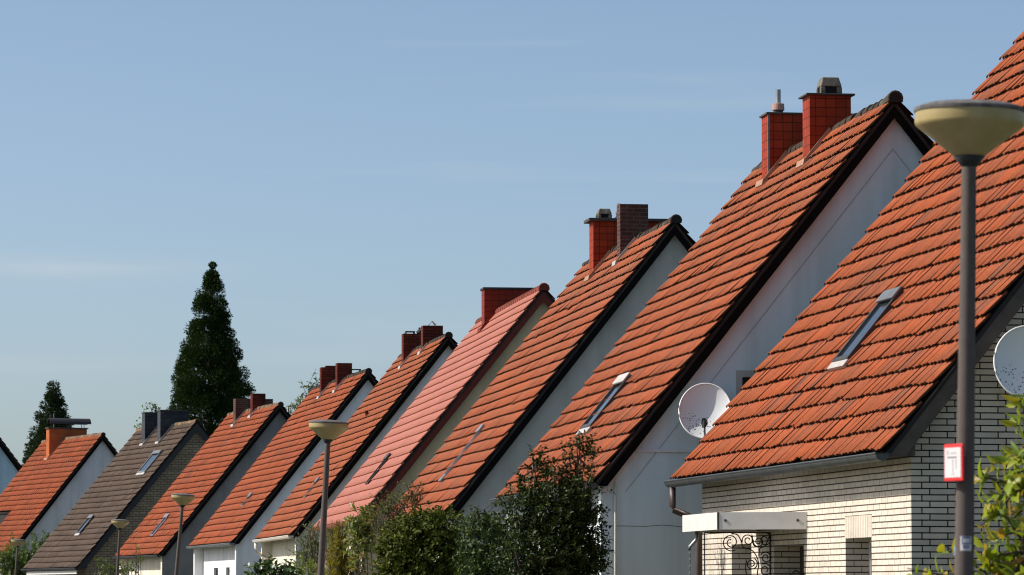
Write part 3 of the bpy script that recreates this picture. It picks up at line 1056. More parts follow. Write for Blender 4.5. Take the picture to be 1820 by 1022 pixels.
# house 0: white brick, nearest ------------------------------------------------
LBL = 'steeply roofed '
W0 = 4.94 - 0.29
H0 = house(0, 'house', 'nearest house, white brick with dark joints, orange tiles and a white door canopy', 8.55, 39.42, 0.168, 9.98, 4.94, 6.15, 1.39, 28, 'tile_near', 'brick_white', 11, facmat='brick_front',
           tw=0.277, jit=1.15, verge=0.2, board='brown_board', bd=0.17, wings=False, gut='zinc_dark', downpipe='far', wave=0.006, butt=0.020,
           fac_open=[(1.73, 2.79, 0.95, 2.165, 0.30), (7.14, 8.17, 0.95, 2.165, 0.30), (4.62, 6.02, 0.0, 2.12, 0.35)],
           gab_open=[(0.2, 1.4, 3.6, 4.9, 0.12)])
r0 = H0['root']
skylight(r0, H0['w'], H0['r'], H0['e'], 4.77, 5.46, 1.45, 2.44, h=0.04, frame='frame_dark', cover='frame_grey')
for (a, b) in ((1.73, 2.79), (7.14, 8.17)):
    mb = MB()
    mb.box(-W0 - 0.003, -W0 + 0.02, a - 0.02, b + 0.02, 2.165, 2.40)
    mb.build('lintel', M['soldier'], r0)
    window_unit(r0, a, b, -W0 + 0.25, 0.95, 2.165, axis='y')
    sl_ = MB()
    sl_.box(-W0 - 0.06, -W0 + 0.24, a + 0.002, b - 0.002, 0.90, 0.952)
    sl_.build('sill', M['slab'], r0)
window_unit(r0, 0.2, 1.4, H0['y0'] + 0.07, 3.6, 4.9)
d = MB()
d.box(-W0 + 0.30, -W0 + 0.345, 4.622, 6.018, 0.0, 2.118)
for zz in (0.3, 1.1):
    d.box(-W0 + 0.285, -W0 + 0.2995, 4.9, 5.7, zz, zz + 0.65)
dr = d.build('door', M['door'], r0)
h_ = MB()
h_.tube([(-W0 + 0.29, 4.78, 1.05), (-W0 + 0.24, 4.78, 1.05), (-W0 + 0.24, 4.92, 1.05)], 0.012)
h_.build('handle', M['steel'], dr)
# door canopy, its drain and chain, and the wrought-iron bracket
cz0, cz1, cy0, cy1, cx = 2.287, 2.476, 4.78, 6.60, -W0 - 0.917
wy0, wy1 = 4.46, 6.92                                     # the canopy splays out towards the wall
xw = -W0 - 0.003
plan = [(xw, wy0), (cx, cy0), (cx, cy1), (xw, wy1)]
c_ = MB()
ins = [(xw, wy0 + 0.03), (cx + 0.02, cy0 + 0.02), (cx + 0.02, cy1 - 0.02), (xw, wy1 - 0.03)]
c_.hexa([(x_, y_, cz0 + 0.03) for x_, y_ in ins] + [(x_, y_, cz1 - 0.03) for x_, y_ in ins])
canopy = c_.build('door_canopy', M['zinc'], r0)
for (p_, q_) in zip(plan[:-1], plan[1:]):
    d_ = Vector((q_[0] - p_[0], q_[1] - p_[1])).normalized()
    n_ = Vector((d_.y, -d_.x)) * -0.014
    f_ = MB()
    q4 = [p_, q_, (q_[0] + n_.x, q_[1] + n_.y), (p_[0] + n_.x, p_[1] + n_.y)]
    f_.hexa([(x_, y_, cz0) for x_, y_ in q4] + [(x_, y_, cz1) for x_, y_ in q4])
    f_.build('fascia', M['white_paint'], canopy)
sn = Vector((wy0 - cy0, -(xw - cx))).normalized()          # outward normal of the near side
for t_ in (0.08, 0.90):
    px_, py_ = cx + (xw - cx) * t_, cy0 + (wy0 - cy0) * t_
    k_ = MB()
    k_.tube([(px_ + sn.x * 0.0145, py_ + sn.y * 0.0145, 2.385), (px_ + sn.x * 0.021, py_ + sn.y * 0.021, 2.385)], 0.016, 10)
    k_.build('rivet', M['zinc_dark'], canopy)
k_ = MB()
k_.box(cx - 0.017, cx + 0.004, cy0 - 0.017, cy0 + 0.003, cz0 + 0.002, cz1 - 0.002)
k_.build('corner_joint', M['zinc_dark'], canopy)
by = 6.19
s_ = MB()
xs, ys = cx + 0.10, cy1 - 0.25
s_.tube([(xs, ys, cz0 + 0.02), (xs, ys, cz0 - 0.07), (xs - 0.02, ys, cz0 - 0.10), (xs - 0.085, ys, cz0 - 0.17), (xs - 0.085, ys, cz0 - 0.21)], 0.022, 10)
s_.build('spout', M['zinc'], canopy, smooth=True)
ch_ = MB()
zz = cz0 - 0.21
kk = 0
while zz > 0.05:
    a = []
    for q in range(13):
        t = 2 * pi * q / 12
        u, v = 0.011 * cos(t), 0.024 * sin(t)
        a.append((xs - 0.085 + (u if kk % 2 else 0), ys + (0 if kk % 2 else u), zz - 0.02 + v))
    ch_.tube(a, 0.004, 5)
    zz -= 0.038
    kk += 1
ch_.build('rain_chain', M['steel'], canopy)


def spiral(cxx, czz, r0_, r1_, a0, turns, n=40):
    return [(cxx + (r0_ + (r1_ - r0_) * k / n) * cos(a0 + turns * 2 * pi * k / n), czz + (r0_ + (r1_ - r0_) * k / n) * sin(a0 + turns * 2 * pi * k / n)) for k in range(n + 1)]


iron = MB()
IS = 1 / (4.223 * 155.0)


def A2(ax, ay):
    return (-W0 - (785 - ax) * IS, 2.265 - (ay - 690) * IS)


def scroll(ax, ay, rad, a0, turns):
    x, z = A2(ax, ay)
    iron.tube([(p[0], by - 0.03, p[1]) for p in spiral(x, z, rad * IS, rad * IS * 0.3, a0, turns)], 0.007, 6)


scroll(480, 755, 66, radians(-60), -1.6)
scroll(610, 740, 46, radians(200), -1.5)
scroll(690, 750, 42, radians(160), 1.5)
scroll(738, 735, 55, radians(100), -1.2)
scroll(745, 868, 44, radians(150), -1.5)
scroll(740, 960, 50, radians(120), -1.5)
scroll(636, 915, 46, radians(60), -1.5)
scroll(740, 1070, 50, radians(120), -1.5)


def curve(pts):
    out = []
    for i in range(len(pts) - 1):
        p0, p1, p2, p3 = pts[max(0, i - 1)], pts[i], pts[i + 1], pts[min(len(pts) - 1, i + 2)]
        for k in range(8):
            t = k / 8
            out.append(tuple(0.5 * (2 * b + (c - a) * t + (2 * a - 5 * b + 4 * c - d_) * t * t + (3 * b - a - 3 * c + d_) * t ** 3) for a, b, c, d_ in zip(p0, p1, p2, p3)))
    out.append(pts[-1])
    return out


for path in ([(485, 692), (530, 700), (560, 750), (572, 790), (640, 815), (680, 870), (690, 930)], [(690, 930), (680, 990), (700, 1050), (730, 1120)],
             [(640, 700), (650, 770), (680, 790)], [(600, 890), (590, 940), (604, 1030), (620, 1110)], [(775, 700), (740, 780), (700, 800), (690, 860)]):
    iron.tube([(A2(*p)[0], by - 0.03, A2(*p)[1]) for p in curve(path)], 0.007, 6)
iron.tube([(cx + 0.15, by - 0.03, cz0 - 0.012), (-W0 - 0.004, by - 0.03, cz0 - 0.012)], 0.008, 6)
iron.tube([(-W0 - 0.012, by - 0.03, cz0 - 0.012), (-W0 - 0.012, by - 0.03, 1.3)], 0.008, 6)
iron.build('iron_bracket', M['iron'], canopy)
# globe lantern by the door
l_ = MB()
l_.tube([(-W0 - 0.003, 4.60, 1.80), (-W0 - 0.10, 4.60, 1.84), (-W0 - 0.16, 4.60, 1.78)], 0.012)
l_.lathe([(0.05, 0), (0.055, 0.02), (0.0, 0.06)], (-W0 - 0.16, 4.60, 1.74), 16)
lo = l_.build('wall_lantern', M['iron'], r0)
gl = MB()
gl.lathe([(0.001 + 0.085 * sin(pi * k / 10), -0.085 - 0.085 * cos(pi * (1 - k / 10)) * -1) for k in range(11)], (-W0 - 0.16, 4.60, 1.74), 18)
gl.build('globe', M['lamp_bowl'], lo, smooth=True)
# loose aerial cables down the gable
cb = MB()
for k, (xa, xb) in enumerate(((-3.41, -3.52), (-3.39, -3.48), (-3.37, -3.44), (-3.36, -3.40))):
    cb.tube([(-3.33, H0['y0'] - 0.02, 3.4), (xa, H0['y0'] - 0.03, 3.12 - 0.05 * k), (xb, H0['y0'] - 0.02, 2.6), (xb + 0.02 * k, H0['y0'] - 0.02, 2.2), (xb + 0.06, H0['y0'] - 0.02, 0.4)], 0.0035, 5)
cb.build('aerial_cable', M['steel'], r0)

# house 1: white render, two tile-clad chimneys --------------------------------
H1 = house(1, 'house', 'second nearest house, white rendered gable, orange roof and two tile clad chimneys', 4.85, 49.55, 0.143, 8.60, 3.84, 4.85, 1.38, 24, 'tile_a', 'stucco_blue', 21,
           tw=0.27, jit=1.1, gut='zinc_dark', gab_open=[(-1.96, -0.9, 3.45, 4.30, 0.16)])
r1 = H1['root']
k = (H1['e'], H1['w'], H1['r'])
c1 = chimney(r1, M['clad'], -0.36, 0.93, 6.05, 6.50, 6.76 + EYE, *k, cap=True, over=0.03, capth=0.03, trim=True, label='broad lower tile clad chimney with a steel flue pipe')
pipe_cowl(c1, -0.17, 6.25, 6.79 + EYE, 0.038, 0.20, 0.085)
c2 = chimney(r1, M['clad'], -0.37, 0.20, 3.30, 3.74, 6.69 + EYE, *k, cap=True, over=0.05, capth=0.025, label='taller tile clad chimney with a mossy concrete pot')
pot_cowl(c2, -0.20, 0.10, 3.38, 3.66, 6.715 + EYE, 0.24)
skylight(r1, H1['w'], H1['r'], H1['e'], 3.85, 4.70, 1.01, 1.90, h=0.04, frame='frame_dark', cover='lead')
window_unit(r1, -1.96, -0.9, H1['y0'] + 0.10, 3.45, 4.30, fm='frame_dark')
m_ = MB()
yb_ = H1['y0']
m_.box(-3.32, 3.32, yb_ - 0.035, yb_ - 0.0025, 3.35, 3.385)
m_.build('ledge', M['stucco_white'], H1['root'])
m_ = MB()
for (a, b, c, d) in ((-2.04, -1.96, 3.37, 4.38), (-0.9, -0.82, 3.39, 4.38)):
    m_.box(a, b, yb_ - 0.012, yb_ - 0.0025, c + 0.02, d)
m_.box(-1.96, -0.9, yb_ - 0.012, yb_ - 0.0025, 4.30, 4.38)
m_.build('window_surround', M['stucco_grey'], r1)
m_ = MB()
S1 = hypot(H1['w'], H1['r'])
for sx in (-1, 1):
    p0 = (sx * -3.05, 2.55)
    m_.tube([(sx * 3.45, yb_ - 0.008, H1['zr'](3.45) - 0.62), (0.0, yb_ - 0.008, H1['zr'](0) - 0.62)], 0.0022, 5)
m_.build('gable_wire', M['zinc'], r1)
m_ = MB()
rc_ = random.Random(9)
m_.tube([(-3.72 + 0.25 * k_, yb_ - 0.001, 2.43 + rc_.uniform(-0.012, 0.012)) for k_ in range(27)], 0.004, 5)
m_.build('render_crack', M['stucco_cement'], r1)
m_ = MB()
m_.hexa([(-3.74, yb_ - 0.022, H1['zr'](3.74) - 0.34), (-3.30, yb_ - 0.022, H1['zr'](3.30) - 0.34), (-3.30, yb_ - 0.003, H1['zr'](3.30) - 0.34), (-3.74, yb_ - 0.003, H1['zr'](3.74) - 0.34),
         (-3.74, yb_ - 0.022, H1['zr'](3.74) - 0.22), (-3.30, yb_ - 0.022, H1['zr'](3.30) - 0.22), (-3.30, yb_ - 0.003, H1['zr'](3.30) - 0.22), (-3.74, yb_ - 0.003, H1['zr'](3.74) - 0.22)])
m_.build('trim_board', M['stucco_white'], r1)
m_ = MB()
m_.tube([(-3.58, yb_ - 0.03, 2.98), (-3.585, yb_ - 0.03, 2.2), (-3.59, yb_ - 0.03, 0.0)], 0.016, 8)
for zz in (2.7, 1.9, 1.1):
    m_.box(-3.61, -3.56, yb_ - 0.03, yb_ - 0.0025, zz, zz + 0.03)
m_.build('conduit', M['white_paint'], r1)

# house 2: grey beige ----------------------------------------------------------
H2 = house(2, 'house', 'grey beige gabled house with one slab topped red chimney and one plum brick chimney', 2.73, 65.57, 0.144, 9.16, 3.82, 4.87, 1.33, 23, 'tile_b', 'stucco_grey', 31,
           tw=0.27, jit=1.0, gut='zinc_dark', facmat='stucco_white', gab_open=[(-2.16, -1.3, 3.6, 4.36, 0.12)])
r2 = H2['root']
k = (H2['e'], H2['w'], H2['r'])
c1 = chimney(r2, M['clad'], -0.40, 0.98, 5.95, 6.40, 6.74 + EYE, *k, cap=True, over=0.09, capth=0.055, label='broad orange tile clad chimney under a dark slab')
pot_cowl(c1, -0.30, -0.04, 6.02, 6.32, 6.795 + EYE, 0.19)
pc = MB()
pc.lathe([(0.10, 0), (0.045, 0.06), (0.045, 0.10), (0.055, 0.10), (0.055, 0.14), (0.038, 0.14), (0.038, 0.29), (0.03, 0.29), (0.03, 0.1)], (0.10, 6.15, 6.795 + EYE), 16)
pc.build('flue_pipe', M['steel'], c1)
c2 = chimney(r2, M['brick_plum'], -0.36, 0.14, 3.32, 3.64, 6.80 + EYE, *k, flash='lead', label='slender plum brown brick chimney')
skylight(r2, H2['w'], H2['r'], H2['e'], 4.05, 4.42, 0.83, 1.96, h=0.02, fw=0.05, frame='steel', cover='steel', apron='zinc')
window_unit(r2, -2.16, -1.3, H2['y0'] + 0.06, 3.6, 4.36)

# house 3: salmon pink roof ------------------------------------------------------
H3 = house(3, 'house', 'cream house with smooth salmon pink roof and oxblood verge boards', 0.66, 81.95, 0.135, 10.66, 3.85, 4.83, 1.51, 21, 'tile_pink', 'stucco_cream', 41,
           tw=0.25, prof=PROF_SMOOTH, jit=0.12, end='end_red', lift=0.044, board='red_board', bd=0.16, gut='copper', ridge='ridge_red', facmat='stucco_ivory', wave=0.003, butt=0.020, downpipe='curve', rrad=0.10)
k = (H3['e'], H3['w'], H3['r'])
c1 = chimney(H3['root'], M['clad_red'], -0.34, 0.95, 7.05, 7.55, 6.84 + EYE, *k, cap=True, over=0.03, capth=0.05, cap_mat='slate_board', flash='clad_red')
skylight(H3['root'], H3['w'], H3['r'], H3['e'], 4.25, 4.85, 1.04, 1.85, frame='frame_dark', cover='frame_dark', h=0.02, fw=0.05, apron=None)

# house 4 ------------------------------------------------------------------------
H4 = house(4, 'house', 'white house with cream gutter and two brick chimneys, just left of the pink roofed house', -1.55, 96.37, 0.159, 9.14, 3.81, 4.87, 1.41, 24, 'tile_b', 'stucco_white', 51,
           tw=0.27, jit=0.8, gut='cream_pipe', facmat='stucco_ivory', downpipe='curve', wave=0.006)
k = (H4['e'], H4['w'], H4['r'])
c1 = chimney(H4['root'], M['brick_red'], -0.38, 0.72, 5.60, 5.98, 6.69 + EYE, *k, flash='lead', label='long brick chimney with a flue pot and a rain cover')
loop_cowl(c1, -0.30, -0.08, 5.78, 6.69 + EYE, 0.07)
pc = MB()
pc.lathe([(0.055, 0), (0.085, 0.03), (0.085, 0.07), (0.055, 0.11), (0.03, 0.12), (0.03, 0.17), (0.022, 0.17), (0.0, 0.165)], (0.06, 5.75, 6.69 + EYE), 14)
pc.build('flue_pot', M['slab'], c1)
c2 = chimney(H4['root'], M['brick_red'], -0.20, 0.31, 3.19, 3.58, 6.74 + EYE, *k, flash='lead', label='square brick chimney with a small pyramid cover')
pc = MB()
z_ = 6.74 + EYE
for (a, b) in (((-0.05, 3.3), 0), ((0.16, 3.3), 0), ((0.16, 3.5), 0), ((-0.05, 3.5), 0)):
    pc.tube([(a[0], a[1], z_), (0.055, 3.4, z_ + 0.12)], 0.008, 5)
pc.add([(0.055, 3.3, z_ + 0.125), (0.16, 3.3, z_ + 0.03), (0.16, 3.5, z_ + 0.03), (0.055, 3.5, z_ + 0.125)], [(0, 1, 2, 3)])
pc.build('rain_cover', M['steel'], c2)
skylight(H4['root'], H4['w'], H4['r'], H4['e'], 3.90, 4.35, 1.22, 1.82, h=0.01, fw=0.04, frame='frame_grey', apron=None)
v_ = MB()
sx, sy = -1.42, 4.6
zr_ = H4['zr'](1.42)
v_.tube([(sx, sy, zr_ - 0.02), (sx - 0.05, sy, zr_ + 0.17)], 0.05, 10)
v_.build('vent_pipe', M['brick_red'], H4['root'])

# house 5 ------------------------------------------------------------------------
H5 = house(5, 'house', 'white house with bright sunlit front and dark gutter, left of the second street lamp', -4.09, 111.93, 0.203, 10.06, 3.82, 4.86, 1.42, 24, 'tile_c', 'stucco_white', 61,
           tw=0.28, jit=0.9, gut='zinc', wave=0.006,
           fac_open=[(0.9, 1.7, 0.9, 2.33, 0.12), (3.6, 4.4, 0.9, 2.33, 0.12), (6.2, 7.2, 0.9, 2.33, 0.12)])
k = (H5['e'], H5['w'], H5['r'])
c1 = chimney(H5['root'], M['brick_red'], -0.37, 0.90, 6.30, 6.62, 6.58 + EYE, *k, flash='lead', label='long low brick chimney behind the other')
m_ = MB()
m_.box(-0.37, 0.28, 6.298, 6.625, 6.58 + EYE, 6.74 + EYE)
m_.box(-0.22, 0.12, 6.32, 6.60, 6.7405 + EYE, 6.79 + EYE)
m_.build('chimney_head', M['brick_red'], c1)
loop_cowl(c1, 0.55, 0.83, 6.45, 6.58 + EYE, 0.12)
c2 = chimney(H5['root'], M['brick_red'], -0.33, 0.11, 3.52, 3.86, 6.71 + EYE, *k, flash='lead', label='square brick chimney nearer the gable')
skylight(H5['root'], H5['w'], H5['r'], H5['e'], 3.98, 4.50, 1.35, 1.82, h=0.01, fw=0.04, apron=None, frame='frame_grey')
for (a, b) in ((0.9, 1.7), (3.6, 4.4), (6.2, 7.2)):
    window_unit(H5['root'], a, b, -H5['xf'] + 0.06, 0.9, 2.33, axis='y', fm='frame_grey')

# house 6 ------------------------------------------------------------------------
H6 = house(6, 'house', 'house with bare grey cement gable and orange roof, beside the brown roofed house', -7.48, 126.94, 0.28, 7.83, 3.88, 4.83, 1.22, 24, 'tile_c', 'stucco_cement', 71,
           tw=0.29, jit=1.0, gut='slate_board', ridge='ridge_pale', facmat='stucco_ivory', wave=0.006)
k = (H6['e'], H6['w'], H6['r'])
c1 = chimney(H6['root'], M['brick_plum'], -0.40, 0.88, 5.00, 5.36, 6.47 + EYE, *k, flash='lead', label='long low brick chimney behind the other')
c2 = chimney(H6['root'], M['brick_red'], -0.23, 0.21, 3.12, 3.46, 6.55 + EYE, *k, flash='lead', label='square brick chimney nearer the gable')
skylight(H6['root'], H6['w'], H6['r'], H6['e'], 3.48, 4.02, 0.76, 1.64, h=0.03, fw=0.05, apron=None, frame='steel', cover='steel')

# house 7: brown roof --------------------------------------------------------------
q = 1.1
H7 = house(7, 'house', 'tan brick house with brown concrete tile roof and two slate clad chimneys', -10.35 * q, 129.45 * q, 0.347, 7.78 * q, 3.97 * q, 4.79 * q, 0.82 * q, 26, 'tile_brown', 'brick_tan', 81,
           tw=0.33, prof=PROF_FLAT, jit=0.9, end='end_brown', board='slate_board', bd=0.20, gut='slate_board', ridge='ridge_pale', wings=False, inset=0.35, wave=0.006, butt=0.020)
k = (H7['e'], H7['w'], H7['r'])
c1 = chimney(H7['root'], M['slate_clad'], -0.56, 0.55, 5.34, 5.78, 6.07 * q + EYE, *k, flash='lead', cap=True, over=0.02, capth=0.05, cap_mat='slab')
c2 = chimney(H7['root'], M['slate_clad'], -0.57, 0.50, 3.04, 3.46, 6.06 * q + EYE, *k, flash='lead', cap=True, over=0.02, capth=0.05, cap_mat='slab')
skylight(H7['root'], H7['w'], H7['r'], H7['e'], 1.24, 2.33, 4.01 * q, 4.93 * q, h=0.05, fw=0.07, apron='lead', frame='frame_grey', label='upper skylight, broad and grey')
skylight(H7['root'], H7['w'], H7['r'], H7['e'], 3.62, 4.25, 1.43 * q, 2.19 * q, h=0.05, fw=0.07, apron='lead', frame='frame_dark', label='lower skylight, narrow')
m_ = MB()
m_.box(-H7['w'] + 0.02, -H7['w'] + 0.05, 0.3, H7['L'] - 0.3, H7['e'] - 0.24, H7['e'] - 0.12)
m_.build('fascia', M['white_paint'], H7['root'])

# house 8 ------------------------------------------------------------------------
H8 = house(8, 'house', 'white gabled house at far left with orange brick chimney under an arched metal hood', -16.19, 155.86, 0.399, 8.44, 3.85, 4.84, 1.40, 23, 'tile_c', 'stucco_white', 91,
           tw=0.29, jit=0.9, gut='zinc_dark', ridge='ridge_pale', gab_open=[(-2.06, -1.2, 3.02, 3.62, 0.12)], wings=False, cut=(4.6, 8.0, -1, 2.3))
k = (H8['e'], H8['w'], H8['r'])
c1 = chimney(H8['root'], M['brick_orange'], -0.66, 0.93, 5.30, 5.75, 6.66 + EYE, *k, cap=True, over=0.05, capth=0.05)
hd = MB()
zc = 6.71 + EYE
for xx in (-0.45, 0.2, 0.82):
    for yy in (5.34, 5.70):
        hd.box(xx - 0.01, xx + 0.01, yy - 0.01, yy + 0.01, zc, zc + 0.17)
nseg = 8
ring = [(5.52 - 0.30 * cos(pi * (0.1 + 0.8 * k_ / nseg)), zc + 0.05 + 0.34 * sin(pi * (0.1 + 0.8 * k_ / nseg))) for k_ in range(nseg + 1)]
rin2 = [(5.52 - 0.285 * cos(pi * (0.1 + 0.8 * k_ / nseg)), zc + 0.05 + 0.325 * sin(pi * (0.1 + 0.8 * k_ / nseg))) for k_ in range(nseg + 1)]
pr = ring + rin2[::-1]
n_ = len(pr)
hd.add([(-0.62, a, b) for a, b in pr] + [(1.10, a, b) for a, b in pr], [(i_, (i_ + 1) % n_, (i_ + 1) % n_ + n_, i_ + n_) for i_ in range(n_)] + [tuple(range(n_)), tuple(range(2 * n_ - 1, n_ - 1, -1))])
hd.build('metal_hood', M['frame_dark'], c1)
a_ = MB()
a_.tube([(-0.3, 5.9, zc - 0.2), (-0.3, 5.9, zc + 0.60)], 0.012, 6)
a_.build('aerial_rod', M['steel'], c1)
window_unit(H8['root'], -2.06, -1.2, H8['y0'] + 0.05, 3.02, 3.62, fm='frame_grey', mull=False)
# recessed loggia under the far half of the roof
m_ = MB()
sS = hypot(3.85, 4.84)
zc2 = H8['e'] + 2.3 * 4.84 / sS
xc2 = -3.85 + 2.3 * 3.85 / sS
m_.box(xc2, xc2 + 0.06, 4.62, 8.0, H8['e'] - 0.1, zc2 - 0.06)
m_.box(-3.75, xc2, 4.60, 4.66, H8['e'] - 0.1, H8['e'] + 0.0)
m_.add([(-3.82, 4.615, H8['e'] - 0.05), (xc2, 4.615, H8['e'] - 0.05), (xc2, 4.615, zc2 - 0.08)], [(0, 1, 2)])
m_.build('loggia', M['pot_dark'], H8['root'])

# house 9 at the left edge -----------------------------------------------------------
H9 = house(9, 'house', 'pale blue gabled house with near black roof at the left edge of the row', -22.9, 171.0, 0.36, 9.0, 4.3, 5.55, 2.0, 24, 'tile_dark', 'stucco_sky', 101,
           tw=0.3, jit=0.8, ridge='ridge_moss', gut='zinc_dark', bd=0.2, gab_open=[(-0.55, 0.60, 4.35, 5.75, 0.12)], wings=False)
window_unit(H9['root'], -0.55, 0.60, H9['y0'] + 0.05, 4.35, 5.75)


# ------------------------------------------------------------------ satellite dishes
def dish(label, H, lx, lz, rx, rz_, nrm, off=0.40, tag='a'):
    """an offset dish on a wall bracket; built round its own centre, bowl open towards nrm"""
    R_ = Vector((cos(H['yaw']), sin(H['yaw']), 0))
    Y_ = Vector((-sin(H['yaw']), cos(H['yaw']), 0))
    c = Vector((H['x'], H['y'], 0)) + R_ * lx + Y_ * (H['y0'] - off) + Vector((0, 0, lz))
    root = thing('satellite_dish', label, 'satellite dish', c, 0, 'satellite dishes on the gables')
    n = Vector(nrm).normalized()
    u = Vector((0, 0, 1)).cross(n).normalized()        # sideways
    v = n.cross(u)
    D = MB()
    rings, seg = 10, 48
    depth = 0.085

    def pt(f, a, back=0.0):
        h = depth * (f * f - 1) - back
        return u * (rx * f * cos(a)) + v * (rz_ * f * sin(a)) + n * h
    vs = [pt(0, 0)]
    for i in range(1, rings + 1):
        for q_ in range(seg):
            vs.append(pt(i / rings, 2 * pi * q_ / seg))
    fs = [(0, 1 + q_, 1 + (q_ + 1) % seg) for q_ in range(seg)]
    for i in range(rings - 1):
        for q_ in range(seg):
            a, b = 1 + i * seg + q_, 1 + i * seg + (q_ + 1) % seg
            fs.append((a, a + seg, b + seg, b))
    D.add(vs, fs)
    m2 = len(vs)
    vs2 = [p - n * 0.008 for p in vs]
    D.add(vs2, [f[::-1] for f in fs])
    D.build('reflector', M['dish'], root, smooth=True)
    rim = MB()
    rim.tube([pt(1.0, 2 * pi * q_ / 60) for q_ in range(61)], 0.011, 6, caps=False)
    rim.build('rim', M['dish_white'], root, smooth=True)
    arm = MB()
    bot = pt(1.0, -pi / 2)
    lnb = bot + n * 0.34 + v * 0.10
    arm.tube([pt(0.9, -pi / 2) - n * 0.03, bot + n * 0.02 - v * 0.01, lnb], 0.013, 6)
    wallp = Vector((0, 0, 0)) + Y_ * off
    arm.tube([-n * (depth + 0.02), -n * (depth + 0.12), wallp * 1.0 - Vector((0, 0, 0.10))], 0.022, 8)
    arm.build('arm', M['steel'], root)
    L_ = MB()
    L_.tube([lnb + n * 0.05, lnb - n * 0.01, lnb - n * 0.02, lnb - n * 0.07], [0.032, 0.032, 0.042, 0.042], 14)
    L_.tube([lnb + n * 0.03, lnb + n * 0.03 - v * 0.08], 0.025, 8)
    L_.build('receiver', M['iron'], root)
    return root


dish('white satellite dish on the plain white gable, half sunlit', H1, -2.51, 2.25 + EYE, 0.325, 0.36, (-0.08, -1, 0.30))
dish('speckled satellite dish on the white brick gable, cut by the right edge', H0, -3.56, 2.25 + EYE, 0.335, 0.37, (0.0, -1, 0.17))


# ------------------------------------------------------------------ street lamps
def street_lamp(label, x, y, top, tilt, near=False):
    root = thing('street_lamp', label, 'street lamp', (x, y, 0), 0, 'mushroom street lamps along the kerb')
    root.rotation_euler = (0, radians(tilt), 0)
    zt = top                                            # top of the cap
    p = MB()
    seg = 40
    p.lathe([(0.052, 0), (0.052, 0.9), (0.047, 1.2), (0.0335, zt - 0.28)], (0, 0, 0), seg)
    pole = p.build('pole', M['lamp_pole'], root, smooth=True)
    c = MB()
    c.lathe([(0.034, zt - 0.30), (0.040, zt - 0.295), (0.046, zt - 0.285), (0.075, zt - 0.253), (0.07, zt - 0.25)], (0, 0, 0), seg)
    c.build('collar', M['lamp_collar'], root, smooth=True)
    b = MB()
    b.lathe([(0.069, zt - 0.252), (0.24, zt - 0.118), (0.249, zt - 0.108), (0.252, zt - 0.098), (0.25, zt - 0.048)], (0, 0, 0), 64)
    b.lathe([(0.245, zt - 0.05), (0.243, zt - 0.10), (0.236, zt - 0.112), (0.066, zt - 0.246)], (0, 0, 0), 64)
    b.build('lamp_shade', M['lamp_bowl'], root, smooth=True)
    k_ = MB()
    k_.lathe([(0.247, zt - 0.052), (0.256, zt - 0.049), (0.258, zt - 0.035), (0.25, zt - 0.028), (0.20, zt - 0.012), (0.12, zt - 0.003), (0.0, zt)], (0, 0, 0), 64)
    k_.lathe([(0.247, zt - 0.052), (0.0, zt - 0.052)], (0, 0, 0), 32)
    rng = random.Random(int(y * 7))
    for _ in range(70):
        a = rng.random() * 2 * pi
        rr = 0.23 * sqrt(rng.random())
        zz = zt - 0.028 * (rr / 0.25) ** 2 - 0.004
        s = rng.uniform(0.006, 0.016)
        k_.lathe([(s, 0), (s * 0.7, s * 0.45), (0, s * 0.6)], (rr * cos(a), rr * sin(a), zz), 6)
    k_.build('lamp_cap', M['lamp_cap'], root)
    return root


L1 = street_lamp('nearest street lamp, large and out of focus, with stickers on its pole', 2.03, 18.04, 3.855, 1.2)
L2 = street_lamp('second street lamp, standing in front of the white house between two orange roofs', -2.51, 50.0, 3.79, 2.8)
L3 = street_lamp('third street lamp, leaning, in front of the grey cement gabled house', -7.24, 83.3, 3.70, 4.6)
L4 = street_lamp('fourth street lamp, in front of the tan brick gable', -11.2, 111.0, 3.66, 2.8)
L5 = street_lamp('farthest and smallest street lamp, in front of the bright green garden bush', -17.75, 140.0, 3.50, 3.8)
# stickers wrapped on the nearest pole
def on_pole(mb, z0, z1, a0, a1, r, mi=0, n=10):
    v = []
    for k_ in range(n + 1):
        a = a0 + (a1 - a0) * k_ / n
        for z in (z0, z1):
            rr = r + (0.0515 - 0.0335) * 0.0
            v.append((rr * cos(a), rr * sin(a), z))
    mb.add(v, [(2 * k_, 2 * k_ + 2, 2 * k_ + 3, 2 * k_ + 1) for k_ in range(n)], mi)


zs = 1.79
st = MB()
on_pole(st, zs, zs + 0.066, radians(-122), radians(-52), 0.0448)
on_pole(st, zs + 0.030, zs + 0.064, radians(-112), radians(-60), 0.0455, 1)
on_pole(st, zs + 0.036, zs + 0.056, radians(-106), radians(-66), 0.0460)
on_pole(st, zs + 0.010, zs + 0.026, radians(-104), radians(-68), 0.0455, 1)
on_pole(st, zs + 0.014, zs + 0.022, radians(-92), radians(-86), 0.0460)
on_pole(st, zs + 0.014, zs + 0.022, radians(-80), radians(-76), 0.0460)
s1_ = st.build('sticker', [M['sign_white'], M['sticker_blue']], L1)
s1_['label'] = 'white and blue sticker'
st = MB()
on_pole(st, zs - 0.022, zs + 0.022, radians(-205), radians(-165), 0.0452)
s2_ = st.build('sticker', M['sticker_sky'], L1)
s2_['label'] = 'sky blue sticker'
